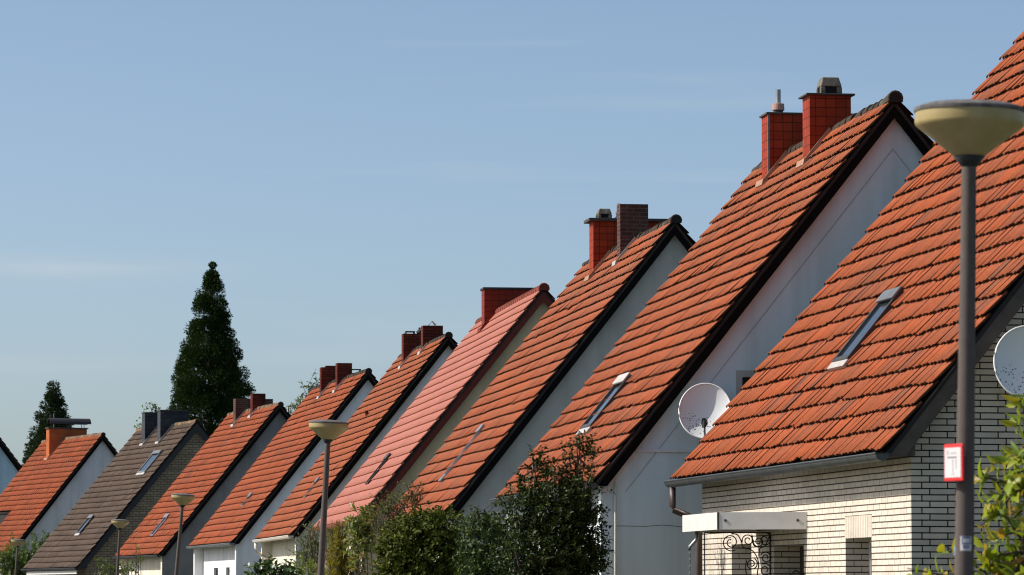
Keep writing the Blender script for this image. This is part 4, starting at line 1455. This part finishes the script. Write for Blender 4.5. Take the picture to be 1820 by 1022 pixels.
# red framed plate strapped to the nearest pole, turned towards the street
sg = thing('sign_plate', 'small white plate with red frame strapped to the nearest lamp post', 'sign', at(1694, 822, 17.97), radians(-62))
a = MB()
W_, Hh = 0.15, 0.17
a.box(-W_ / 2, W_ / 2, 0, 0.012, -Hh / 2, Hh / 2)
a.build('plate', M['sign_red'], sg, bevel=0.004)
a = MB()
a.box(-W_ / 2 + 0.010, W_ / 2 - 0.012, -0.002, 0.0, -Hh / 2 + 0.017, Hh / 2 - 0.017)
a.build('face', M['sign_white'], sg)
a = MB()
a.box(-0.042, 0.030, -0.0035, -0.002, 0.021, 0.0275)
a.build('dark_print', M['sign_grey'], sg)
a = MB()
a.box(-0.048, -0.036, -0.0035, -0.002, 0.038, 0.056)
a.box(-0.020, 0.028, -0.0035, -0.002, 0.040, 0.048)
a.box(-0.006, 0.003, -0.0035, -0.002, -0.045, 0.015)
a.box(0.022, 0.028, -0.0035, -0.002, -0.030, 0.015)
a.box(-0.02, 0.012, -0.0035, -0.002, -0.054, -0.049)
a.build('faint_print', M['faint_grey'], sg)


# ------------------------------------------------------------------ plants
def leaf_mesh(name, P, D, Nn, Ln, Wd, rng, mat, parent, fine=False, fold=0.25, tone=None):
    """many leaves, each a pointed blade folded along its midrib"""
    n = len(P)
    D = D / np.linalg.norm(D, axis=1, keepdims=True)
    Sd = np.cross(D, Nn)
    Sd /= np.linalg.norm(Sd, axis=1, keepdims=True) + 1e-9
    Nn = np.cross(Sd, D)
    Ln = Ln[:, None]
    Wd = Wd[:, None]
    if fine:
        cols = [P, P + D * Ln * 0.30 + Sd * Wd * 0.42 + Nn * Wd * fold * 0.8, P + D * Ln * 0.30 - Sd * Wd * 0.42 + Nn * Wd * fold * 0.8,
                P + D * Ln * 0.62 + Sd * Wd * 0.40 + Nn * Wd * (fold * 0.4), P + D * Ln * 0.62 - Sd * Wd * 0.40 + Nn * Wd * (fold * 0.4),
                P + D * Ln - Nn * Ln * 0.14, P + D * Ln * 0.35, P + D * Ln * 0.66 - Nn * Ln * 0.03]
        V = np.stack(cols, 1).reshape(-1, 3)
        b = (np.arange(n) * 8)[:, None]
        f = np.array([(0, 1, 6), (0, 6, 2), (1, 3, 7), (1, 7, 6), (6, 7, 4), (6, 4, 2), (3, 5, 7), (7, 5, 4)])
        F = (b[:, None, :] + f[None]).reshape(-1, 3)
        per = 8
    else:
        V = np.stack([P, P + D * Ln * 0.45 + Sd * Wd * 0.5 + Nn * Wd * fold, P + D * Ln, P + D * Ln * 0.45 - Sd * Wd * 0.5 + Nn * Wd * fold], 1).reshape(-1, 3)
        b = (np.arange(n) * 4)[:, None]
        f = np.array([(0, 1, 2), (0, 2, 3)])
        F = (b[:, None, :] + f[None]).reshape(-1, 3)
        per = 4
    if tone is None:
        tone = np.stack([rng.random(n), rng.random(n)], 1)
    return np_mesh(name, V, F, mat, parent, np.repeat(tone, per, 0))


def unit(a):
    return a / (np.linalg.norm(a, axis=-1, keepdims=True) + 1e-9)


def shoots_in(lobes, n, rng, inner=0.35, up=0.5):
    w_ = np.array([l[6] if len(l) > 6 else l[3] * l[4] * l[5] for l in lobes], float)
    idx = rng.choice(len(lobes), n, p=w_ / w_.sum())
    d = unit(rng.normal(size=(n, 3)))
    rr = inner + (1 - inner) * np.sqrt(rng.random(n))
    Lb = np.array([l[:6] for l in lobes])[idx]
    P = Lb[:, :3] + d * rr[:, None] * Lb[:, 3:6]
    D = unit(d * 0.7 + np.array([0, 0, up]) + rng.normal(0, 0.45, (n, 3)))
    return P, D


def leaves_on(P, D, Ln, nl, rng, spread=0.9, droop=0.15):
    """leaves set spirally along each shoot"""
    n = len(P)
    t = (np.arange(nl)[None, :] + rng.random((n, nl)) * 0.6) / nl
    bend = np.array([0, 0, -droop])
    pos = P[:, None, :] + D[:, None, :] * (Ln[:, None, None] * t[..., None]) + bend * (t[..., None] ** 2) * Ln[:, None, None]
    a = np.arange(nl)[None, :] * 2.4 + rng.random((n, 1)) * 6.28
    ref = np.where(np.abs(D[:, 2:3]) > 0.9, np.array([[1.0, 0, 0]]), np.array([[0, 0, 1.0]]))
    U = unit(np.cross(D, ref))
    W = np.cross(D, U)
    side = U[:, None, :] * np.cos(a)[..., None] + W[:, None, :] * np.sin(a)[..., None]
    ld = unit(D[:, None, :] * 0.55 + side * spread + rng.normal(0, 0.15, (n, nl, 3)))
    nr = unit(D[:, None, :] * 0.8 - side * 0.5 + np.array([0, 0, 0.5]) + rng.normal(0, 0.25, (n, nl, 3)))
    return pos.reshape(-1, 3), ld.reshape(-1, 3), nr.reshape(-1, 3)


def shrub(name, label, cat, base, lobes, mat, seed, nshoot, nl, shl, leaf, wid, group=None, inner=0.35, up=0.5, fine=False, spikes=(), spread=0.9, stems=5, extra_twigs=0):
    """lobes in metres around base (x, y, z half sizes); spikes are single long leafy shoots standing out of the outline"""
    rng = np.random.default_rng(seed)
    root = thing(name, label, cat, (base[0], base[1], 0), 0, group)
    P, D = shoots_in(lobes, nshoot, rng, inner, up)
    Ls = rng.uniform(0.6, 1.2, nshoot) * shl
    pos, ld, nr = leaves_on(P, D, Ls, nl, rng, spread)
    st = MB()
    rnd = random.Random(seed)
    for (x, y, z, dx, dy, dz, ln, cnt) in spikes:
        p0 = np.array([[x, y, z]])
        dd = unit(np.array([[dx, dy, dz]], float))
        a, b, c = leaves_on(p0, dd, np.array([ln]), cnt, rng, spread)
        pos, ld, nr = np.concatenate([pos, a]), np.concatenate([ld, b]), np.concatenate([nr, c])
        e_ = p0[0] + dd[0] * ln
        lb = min(lobes, key=lambda l: (l[0] - x) ** 2 + (l[1] - y) ** 2 + (l[2] - z) ** 2)
        st.tube([tuple(lb[:3]), (x, y, z), tuple(e_)], [0.012, 0.007, 0.003], 5)
    m = len(pos)
    leaf_mesh('foliage', pos, ld, nr, rng.uniform(0.5, 1.35, m) * leaf, rng.uniform(0.6, 1.25, m) * wid, rng, mat, root, fine)
    for l in lobes:
        for _ in range(stems):
            bx, by = rnd.uniform(-0.25, 0.25) + l[0] * 0.4, rnd.uniform(-0.15, 0.15) + l[1] * 0.4
            tip = (l[0] + rnd.uniform(-0.7, 0.7) * l[3], l[1] + rnd.uniform(-0.7, 0.7) * l[4], l[2] + rnd.uniform(0.1, 0.85) * l[5])
            mid = ((bx + tip[0]) / 2 + rnd.uniform(-0.1, 0.1), (by + tip[1]) / 2, tip[2] * 0.55)
            st.tube([(bx, by, -0.05), mid, tip], [0.022, 0.014, 0.005], 6)
    for q_ in range(min(nshoot, 160 + extra_twigs)):
        e_ = P[q_] + D[q_] * Ls[q_]
        st.tube([tuple(P[q_] - D[q_] * Ls[q_] * 0.6), tuple(P[q_]), tuple(e_)], [0.006, 0.005, 0.002], 4)
    st.build('branches', M['bark'], root)
    return root


def lobe(px, py, Y, rx, ry, rz_, base, wgt=None):
    p = at(px, py, Y)
    l = (p.x - base[0], p.y - base[1], p.z, rx, ry, rz_)
    return l + (wgt,) if wgt else l


def spike(px, py, Y, tx, ty, base, cnt):
    p, q_ = at(px, py, Y), at(tx, ty, Y)
    d_ = q_ - p
    return (p.x - base[0], p.y - base[1], p.z, d_.x, d_.y, d_.z, d_.length, cnt)


# big dark holly in front of the second house
Y = 47.3
b_ = at(975, 1010, Y)
b_ = (b_.x, b_.y)
s_ = 1 / 148.0
hl = [lobe(985, 905, Y, 60 * s_, 0.5, 42 * s_, b_), lobe(1030, 895, Y, 36 * s_, 0.4, 55 * s_, b_), lobe(925, 905, Y, 34 * s_, 0.4, 40 * s_, b_), lobe(948, 835, Y, 18 * s_, 0.2, 26 * s_, b_),
      lobe(1030, 815, Y, 22 * s_, 0.25, 30 * s_, b_), lobe(985, 855, Y, 28 * s_, 0.25, 22 * s_, b_), lobe(975, 985, Y, 92 * s_, 0.7, 60 * s_, b_), lobe(1030, 985, Y, 38 * s_, 0.45, 60 * s_, b_),
      lobe(985, 1075, Y, 85 * s_, 0.7, 60 * s_, b_), lobe(985, 1160, Y, 70 * s_, 0.6, 60 * s_, b_)]
sp = [spike(948, 830, Y, 945, 795, b_, 16), spike(1030, 800, Y, 1029, 764, b_, 18), spike(1040, 810, Y, 1052, 775, b_, 14), spike(1005, 830, Y, 1003, 800, b_, 12), spike(1018, 810, Y, 1012, 782, b_, 10),
      spike(900, 900, Y, 884, 880, b_, 14), spike(925, 850, Y, 918, 838, b_, 10), spike(1050, 835, Y, 1056, 800, b_, 12), spike(960, 815, Y, 958, 800, b_, 8)]
shrub('holly_bush', 'tall dark glossy holly bush in front of the white rendered house', 'bush', b_, hl, M['holly'], 5, 3000, 11, 0.20, 0.060, 0.030, 'shrubs in the front gardens', spikes=sp, inner=0.2, stems=3)

# lower holly beside it
Y = 55.0
b_ = at(850, 1000, Y)
b_ = (b_.x, b_.y)
s_ = 1 / 127.0
hl = [lobe(850, 960, Y, 30 * s_, 0.4, 45 * s_, b_), lobe(880, 975, Y, 30 * s_, 0.4, 50 * s_, b_), lobe(855, 1050, Y, 50 * s_, 0.5, 70 * s_, b_), lobe(860, 1140, Y, 42 * s_, 0.5, 60 * s_, b_)]
sp = [spike(845, 925, Y, 834, 893, b_, 16), spike(852, 930, Y, 848, 903, b_, 12), spike(866, 930, Y, 868, 908, b_, 10), spike(884, 940, Y, 890, 915, b_, 10)]
shrub('holly_bush', 'lower dark holly bush at the foot of the grey beige gable', 'bush', b_, hl, M['laurel'], 6, 1300, 11, 0.20, 0.065, 0.034, 'shrubs in the front gardens', spikes=sp, inner=0.2)

# mixed shrub
Y = 62.0
b_ = at(760, 1000, Y)
b_ = (b_.x, b_.y)
s_ = 1 / 113.0
hl = [lobe(795, 945, Y, 30 * s_, 0.5, 34 * s_, b_), lobe(755, 945, Y, 32 * s_, 0.5, 32 * s_, b_), lobe(720, 965, Y, 34 * s_, 0.5, 38 * s_, b_), lobe(703, 990, Y, 26 * s_, 0.5, 30 * s_, b_), lobe(770, 1000, Y, 62 * s_, 0.6, 45 * s_, b_),
      lobe(715, 1045, Y, 40 * s_, 0.6, 40 * s_, b_), lobe(760, 1100, Y, 72 * s_, 0.6, 70 * s_, b_), lobe(690, 1050, Y, 24 * s_, 0.4, 30 * s_, b_)]
sp = [spike(790, 925, Y, 782, 905, b_, 9), spike(770, 930, Y, 772, 908, b_, 9), spike(812, 930, Y, 815, 912, b_, 8), spike(735, 940, Y, 726, 915, b_, 8)]
shrub('garden_shrub', 'broad mixed green shrub in the middle, below the grey beige house', 'bush', b_, hl, M['mixed'], 7, 2300, 9, 0.22, 0.075, 0.05, 'shrubs in the front gardens', spikes=sp, inner=0.2)

# sparse twiggy shrub in front of the cream gable
Y = 70.0
b_ = at(715, 1000, Y)
b_ = (b_.x, b_.y)
s_ = 1 / 100.0
hl = [lobe(712, 905, Y, 34 * s_, 0.4, 30 * s_, b_), lobe(738, 885, Y, 18 * s_, 0.25, 24 * s_, b_), lobe(680, 930, Y, 24 * s_, 0.3, 30 * s_, b_), lobe(690, 1000, Y, 35 * s_, 0.4, 60 * s_, b_)]
sp = [spike(735, 890, Y, 728, 856, b_, 10), spike(745, 890, Y, 752, 858, b_, 9), spike(720, 900, Y, 712, 868, b_, 9), spike(700, 915, Y, 694, 884, b_, 9), spike(690, 920, Y, 680, 902, b_, 9), spike(750, 900, Y, 760, 876, b_, 7)]
shrub('garden_shrub', 'sparse twiggy shrub with small dry leaves against the cream gable', 'bush', b_, hl, M['twiggy'], 8, 260, 8, 0.32, 0.055, 0.035, 'shrubs in the front gardens', spikes=sp, inner=0.1, extra_twigs=120)

# vine head over the yew
Y = 73.0
b_ = at(645, 1000, Y)
b_ = (b_.x, b_.y)
s_ = 1 / 96.0
hl = [lobe(640, 922, Y, 24 * s_, 0.25, 13 * s_, b_), lobe(652, 945, Y, 14 * s_, 0.25, 26 * s_, b_), lobe(640, 970, Y, 14 * s_, 0.2, 30 * s_, b_)]
shrub('climbing_vine', 'pale green climbing vine with drooping leaves at the eave of the pink roof', 'vine', b_, hl, M['vine'], 9, 110, 7, 0.22, 0.11, 0.085, None, inner=0.1, up=0.1)

# golden yew: upright spires
Y = 76.5
b_ = at(615, 1000, Y)
b_ = (b_.x, b_.y)
s_ = 1 / 91.5
hl, sp = [], []
rr = random.Random(4)
for k_ in range(26):
    px = rr.uniform(588, 640)
    top = rr.uniform(922, 975) + abs(px - 610) * 0.25
    hl.append(lobe(px, top + 60, Y + rr.uniform(-0.35, 0.35), 6 * s_, 0.07, 62 * s_, b_))
    sp.append(spike(px, top + 12, Y, px + rr.uniform(-1, 1), top - 6, b_, 10))
hl.append(lobe(612, 1060, Y, 30 * s_, 0.35, 80 * s_, b_))
shrub('golden_yew', 'upright golden yew with dense yellow green spires right of the second street lamp', 'bush', b_, hl, M['yew'], 10, 2600, 9, 0.13, 0.05, 0.018, None, inner=0.2, up=1.4, spikes=sp, spread=0.6, stems=1)

# feathery grey shrub and low bright one
Y = 86.0
b_ = at(555, 1000, Y)
b_ = (b_.x, b_.y)
s_ = 1 / 81.4
hl = [lobe(556, 965, Y, 22 * s_, 0.35, 30 * s_, b_), lobe(545, 985, Y, 22 * s_, 0.35, 26 * s_, b_), lobe(565, 1000, Y, 24 * s_, 0.35, 50 * s_, b_), lobe(560, 1080, Y, 30 * s_, 0.35, 50 * s_, b_)]
sp = [spike(540, 965, Y, 530, 945, b_, 10), spike(555, 945, Y, 550, 925, b_, 10), spike(565, 945, Y, 566, 926, b_, 10)]
shrub('garden_shrub', 'fine leaved grey green shrub left of the second street lamp', 'bush', b_, hl, M['feather'], 12, 480, 10, 0.24, 0.055, 0.028, 'shrubs in the front gardens', inner=0.15, spikes=sp)
Y = 82.0
b_ = at(545, 1030, Y)
b_ = (b_.x, b_.y)
s_ = 1 / 85.4
hl = [lobe(545, 1025, Y, 34 * s_, 0.4, 32 * s_, b_), lobe(525, 1045, Y, 26 * s_, 0.3, 34 * s_, b_), lobe(560, 1080, Y, 40 * s_, 0.4, 60 * s_, b_)]
shrub('garden_shrub', 'low bright yellow green shrub at the bottom edge left of the second street lamp', 'bush', b_, hl, M['bright'], 13, 420, 9, 0.2, 0.06, 0.035, 'shrubs in the front gardens', inner=0.15)

# broad leaved plant before house 4
Y = 79.0
b_ = at(482, 1040, Y)
b_ = (b_.x, b_.y)
s_ = 1 / 88.6
hl = [lobe(490, 1022, Y, 26 * s_, 0.3, 16 * s_, b_), lobe(460, 1026, Y, 16 * s_, 0.25, 18 * s_, b_), lobe(508, 1028, Y, 14 * s_, 0.25, 14 * s_, b_), lobe(480, 1070, Y, 40 * s_, 0.3, 40 * s_, b_)]
shrub('garden_shrub', 'broad leaved dark green plant in front of the white house with the cream gutter', 'bush', b_, hl, M['broad'], 14, 150, 6, 0.24, 0.15, 0.10, 'shrubs in the front gardens', inner=0.2, up=0.9, fine=True)

# thin sapling by the fourth lamp
Y = 117.0
b_ = at(240, 1040, Y)
b_ = (b_.x, b_.y)
s_ = 1 / 60.0
hl = [lobe(240, 1000, Y, 9 * s_, 0.15, 12 * s_, b_), lobe(225, 1012, Y, 14 * s_, 0.2, 10 * s_, b_), lobe(245, 985, Y, 6 * s_, 0.12, 10 * s_, b_), lobe(183, 1008, Y, 9 * s_, 0.15, 12 * s_, b_), lobe(200, 1020, Y, 14 * s_, 0.15, 12 * s_, b_)]
sp = [spike(243, 990, Y, 243, 972, b_, 8), spike(178, 1003, Y, 176, 992, b_, 6)]
shrub('young_tree', 'thin young tree with sparse leaves between the third and fourth street lamps', 'tree', b_, hl, M['garden'], 15, 60, 6, 0.3, 0.10, 0.06, None, inner=0.1, spikes=sp, stems=2)

# bright bush at lower left
Y = 152.5
b_ = at(40, 1030, Y)
b_ = (b_.x, b_.y)
s_ = 1 / 45.9
hl = [lobe(22, 1000, Y, 26 * s_, 0.6, 26 * s_, b_), lobe(48, 998, Y, 20 * s_, 0.6, 28 * s_, b_), lobe(66, 985, Y, 16 * s_, 0.5, 24 * s_, b_), lobe(84, 972, Y, 12 * s_, 0.4, 24 * s_, b_), lobe(22, 968, Y, 5 * s_, 0.15, 16 * s_, b_), lobe(5, 1005, Y, 20 * s_, 0.5, 20 * s_, b_),
      lobe(40, 1050, Y, 60 * s_, 0.7, 40 * s_, b_)]
sp = [spike(22, 960, Y, 22, 944, b_, 12), spike(58, 965, Y, 57, 946, b_, 10), spike(66, 965, Y, 65, 948, b_, 10), spike(80, 958, Y, 80, 943, b_, 10), spike(86, 960, Y, 87, 946, b_, 10)]
shrub('garden_shrub', 'bright sunlit green bush at lower left behind the farthest street lamp', 'bush', b_, hl, M['garden'], 16, 900, 9, 0.35, 0.12, 0.075, 'shrubs in the front gardens', inner=0.15, spikes=sp)

# foreground branches at right, near the first lamp
Y = 22.0
b_ = at(1800, 1040, Y)
b_ = (b_.x, b_.y)
s_ = 1 / 318.0
fp = [(1822, 700, 1808, 720, 3), (1822, 735, 1806, 755, 3), (1822, 790, 1790, 815, 4), (1825, 800, 1760, 828, 6), (1828, 830, 1765, 870, 7), (1825, 870, 1745, 880, 7), (1800, 880, 1742, 935, 7), (1825, 900, 1780, 940, 7),
      (1822, 940, 1745, 965, 7), (1825, 965, 1790, 1000, 7), (1825, 985, 1742, 990, 7), (1810, 1010, 1750, 1020, 7), (1740, 1010, 1676, 968, 4), (1740, 1025, 1672, 1018, 6), (1690, 1025, 1612, 1010, 5), (1820, 1005, 1770, 1022, 7),
      (1760, 850, 1742, 850, 4), (1790, 920, 1752, 905, 6), (1822, 845, 1800, 860, 5), (1822, 1015, 1790, 1015, 7), (1780, 985, 1752, 1000, 6)]
sp = [spike(a, b, Y + 0.1 * math.sin(i * 2.1), c, d, b_, n_ + 5) for i, (a, b, c, d, n_) in enumerate(fp)]
hl = [lobe(1840, 870, Y, 30 * s_, 0.2, 90 * s_, b_), lobe(1830, 980, Y, 40 * s_, 0.25, 60 * s_, b_), lobe(1800, 1050, Y, 70 * s_, 0.25, 40 * s_, b_), lobe(1820, 1250, Y, 60 * s_, 0.3, 200 * s_, b_)]
shrub('foreground_bush', 'yellowing leafy bush at the right edge beside the nearest street lamp', 'bush', b_, hl, M['fore'], 17, 85, 6, 0.19, 0.108, 0.056, None, inner=0.1, fine=True, spikes=sp)


# ------------------------------------------------------------------ trees behind the houses
def conifer(name, label, px, Y, prof, mat, seed, step, clump_r, per, leaf, wid, gap=0.12, droop=0.0, ragged=0.12):
    """prof: list of (pixel row, left pixel, right pixel) outline widths turned into real radii"""
    rng = np.random.default_rng(seed)
    base = at(px, 1053, Y)
    root = thing(name, label, 'tree', (base.x, base.y, 0), 0, 'trees behind the houses')
    rows = [(at(px, r_, Y).z, (rt - lf) / 2 / 7000 * Y, ((rt + lf) / 2 - px) / 7000 * Y) for r_, lf, rt in prof]
    rows.append((1.5, rows[-1][1] * 0.9, rows[-1][2]))
    zs_ = np.array([r_[0] for r_ in rows])[::-1]
    rs_ = np.array([r_[1] for r_ in rows])[::-1]
    os_ = np.array([r_[2] for r_ in rows])[::-1]
    P, D, Nn, T = [], [], [], []
    br = MB()
    top = zs_[-1]
    z = 2.0
    while z < top - 0.05:
        R = np.interp(z, zs_, rs_)
        ox = np.interp(z, zs_, os_)
        n = max(1, int(2 * pi * R / (clump_r * 1.05)))
        a0 = rng.random() * 6.28
        for i in range(n):
            if rng.random() < gap:
                continue
            a = a0 + 2 * pi * (i + rng.uniform(-0.3, 0.3)) / n
            rr = max(0.02, R - clump_r * 0.75) * rng.uniform(1 - ragged * 1.6, 1 + ragged)
            zz = z + rng.uniform(-0.5, 0.5) * step
            c = np.array([ox + rr * cos(a), rr * sin(a), zz - droop * rr])
            if rng.random() < 0.6:
                br.tube([(ox * 0.6, 0, zz - 0.25 * rr), tuple(c)], [0.035, 0.012], 4)
            cr = min(clump_r * rng.uniform(0.7, 1.2), R * 0.9 + 0.1)
            d = unit(rng.normal(size=(per, 3)))
            q_ = (0.35 + 0.65 * np.sqrt(rng.random(per)))[:, None]
            P.append(c + d * q_ * cr * np.array([1, 1, 0.8]))
            D.append(unit(d * 0.8 + np.array([cos(a), sin(a), 0.35]) * 0.7 + rng.normal(0, 0.3, (per, 3))))
            Nn.append(unit(d + rng.normal(0, 0.35, (per, 3))))
            T.append(np.stack([np.clip(rng.random() + rng.normal(0, 0.2, per), 0, 1), rng.random(per)], 1))
        z += step
    P, D, Nn, T = map(np.concatenate, (P, D, Nn, T))
    m = len(P)
    leaf_mesh('crown', P, D, Nn, rng.uniform(0.7, 1.3, m) * leaf, rng.uniform(0.7, 1.3, m) * wid, rng, mat, root, False, 0.2, T)
    tr = MB()
    tr.tube([(0, 0, -0.1), (0, 0, top * 0.5), (float(os_[-1]), 0, top - 0.1)], [0.5 * rs_.max() * 0.22 + 0.1, rs_.max() * 0.07 + 0.05, 0.03], 10)
    tr.add(br.v, br.f)
    tr.build('trunk', M['bark'], root)
    return root


conifer('sequoia_tree', 'tall dark conical sequoia rising behind the brown roofed house', 370, 255.0,
        [(462, 373, 376), (475, 370, 380), (490, 362, 387), (510, 355, 392), (530, 347, 396), (560, 334, 404), (590, 329, 409), (620, 319, 418), (650, 311, 426), (680, 304, 435), (700, 302, 439), (730, 301, 441), (770, 306, 439)],
        M['sequoia'], 3, 0.52, 0.62, 420, 0.13, 0.07, gap=0.27, ragged=0.17)
conifer('spruce_tree', 'ragged dark spruce behind the house with the arched chimney hood', 82, 215.0,
        [(676, 91, 93), (690, 83, 101), (705, 78, 110), (722, 74, 112), (738, 62, 118), (755, 60, 120), (775, 52, 112), (795, 44, 108), (815, 40, 100), (840, 35, 110)],
        M['spruce'], 8, 0.36, 0.34, 190, 0.14, 0.055, gap=0.28, droop=0.15, ragged=0.42)


def far_tree(name, label, px, py, Y, lobes, mat, seed, n, leaf, trunk_r=0.12, hang=0.2):
    rng = np.random.default_rng(seed)
    b = at(px, py, Y)
    root = thing(name, label, 'tree', (b.x, b.y, 0), 0, 'trees behind the houses')
    lb = [lobe(a, c, Y, d / 7000 * Y, d / 7000 * Y, f / 7000 * Y, (b.x, b.y)) for a, c, d, f in lobes]
    P, D = shoots_in(lb, n, rng, 0.15, hang)
    pos, ld, nr = leaves_on(P, D, rng.uniform(0.3, 0.7, n), 8, rng, droop=0.5)
    m = len(pos)
    leaf_mesh('crown', pos, ld, nr, rng.uniform(0.7, 1.2, m) * leaf, rng.uniform(0.7, 1.2, m) * leaf * 0.6, rng, mat, root)
    tr = MB()
    topl = lb[0]
    tr.tube([(0, 0, -0.1), (0.1, 0, topl[2] * 0.5), (topl[0], topl[1], topl[2])], [trunk_r, trunk_r * 0.7, 0.03], 8)
    for l in lb:
        tr.tube([(topl[0] * 0.5, 0, topl[2] * 0.7), (l[0], l[1], l[2])], [trunk_r * 0.4, 0.015], 6)
    for q_ in range(0, n, 2):
        tr.tube([tuple(P[q_] - D[q_] * 0.4), tuple(P[q_] + D[q_] * 0.4)], [0.012, 0.005], 4)
    tr.build('trunk', M['bark'], root)
    return root


far_tree('birch_tree', 'pale birch crown showing behind two dark brick chimneys', 552, 900, 160.0, [(556, 690, 12, 22), (545, 705, 12, 20), (562, 682, 9, 14), (540, 722, 10, 14), (555, 740, 30, 30)], M['birch'], 3, 220, 0.13)
far_tree('bare_tree', 'wispy tree top poking over the ridge of the grey cement gabled house', 512, 900, 175.0, [(513, 722, 10, 9), (500, 725, 12, 8), (516, 735, 12, 14), (510, 760, 26, 24)], M['twiggy'], 4, 50, 0.10)
far_tree('small_tree', 'leafy tree top peeping between two slate clad chimneys', 272, 900, 185.0, [(276, 728, 7, 9), (268, 732, 7, 6), (282, 734, 6, 6), (272, 755, 18, 20)], M['garden'], 5, 90, 0.14)
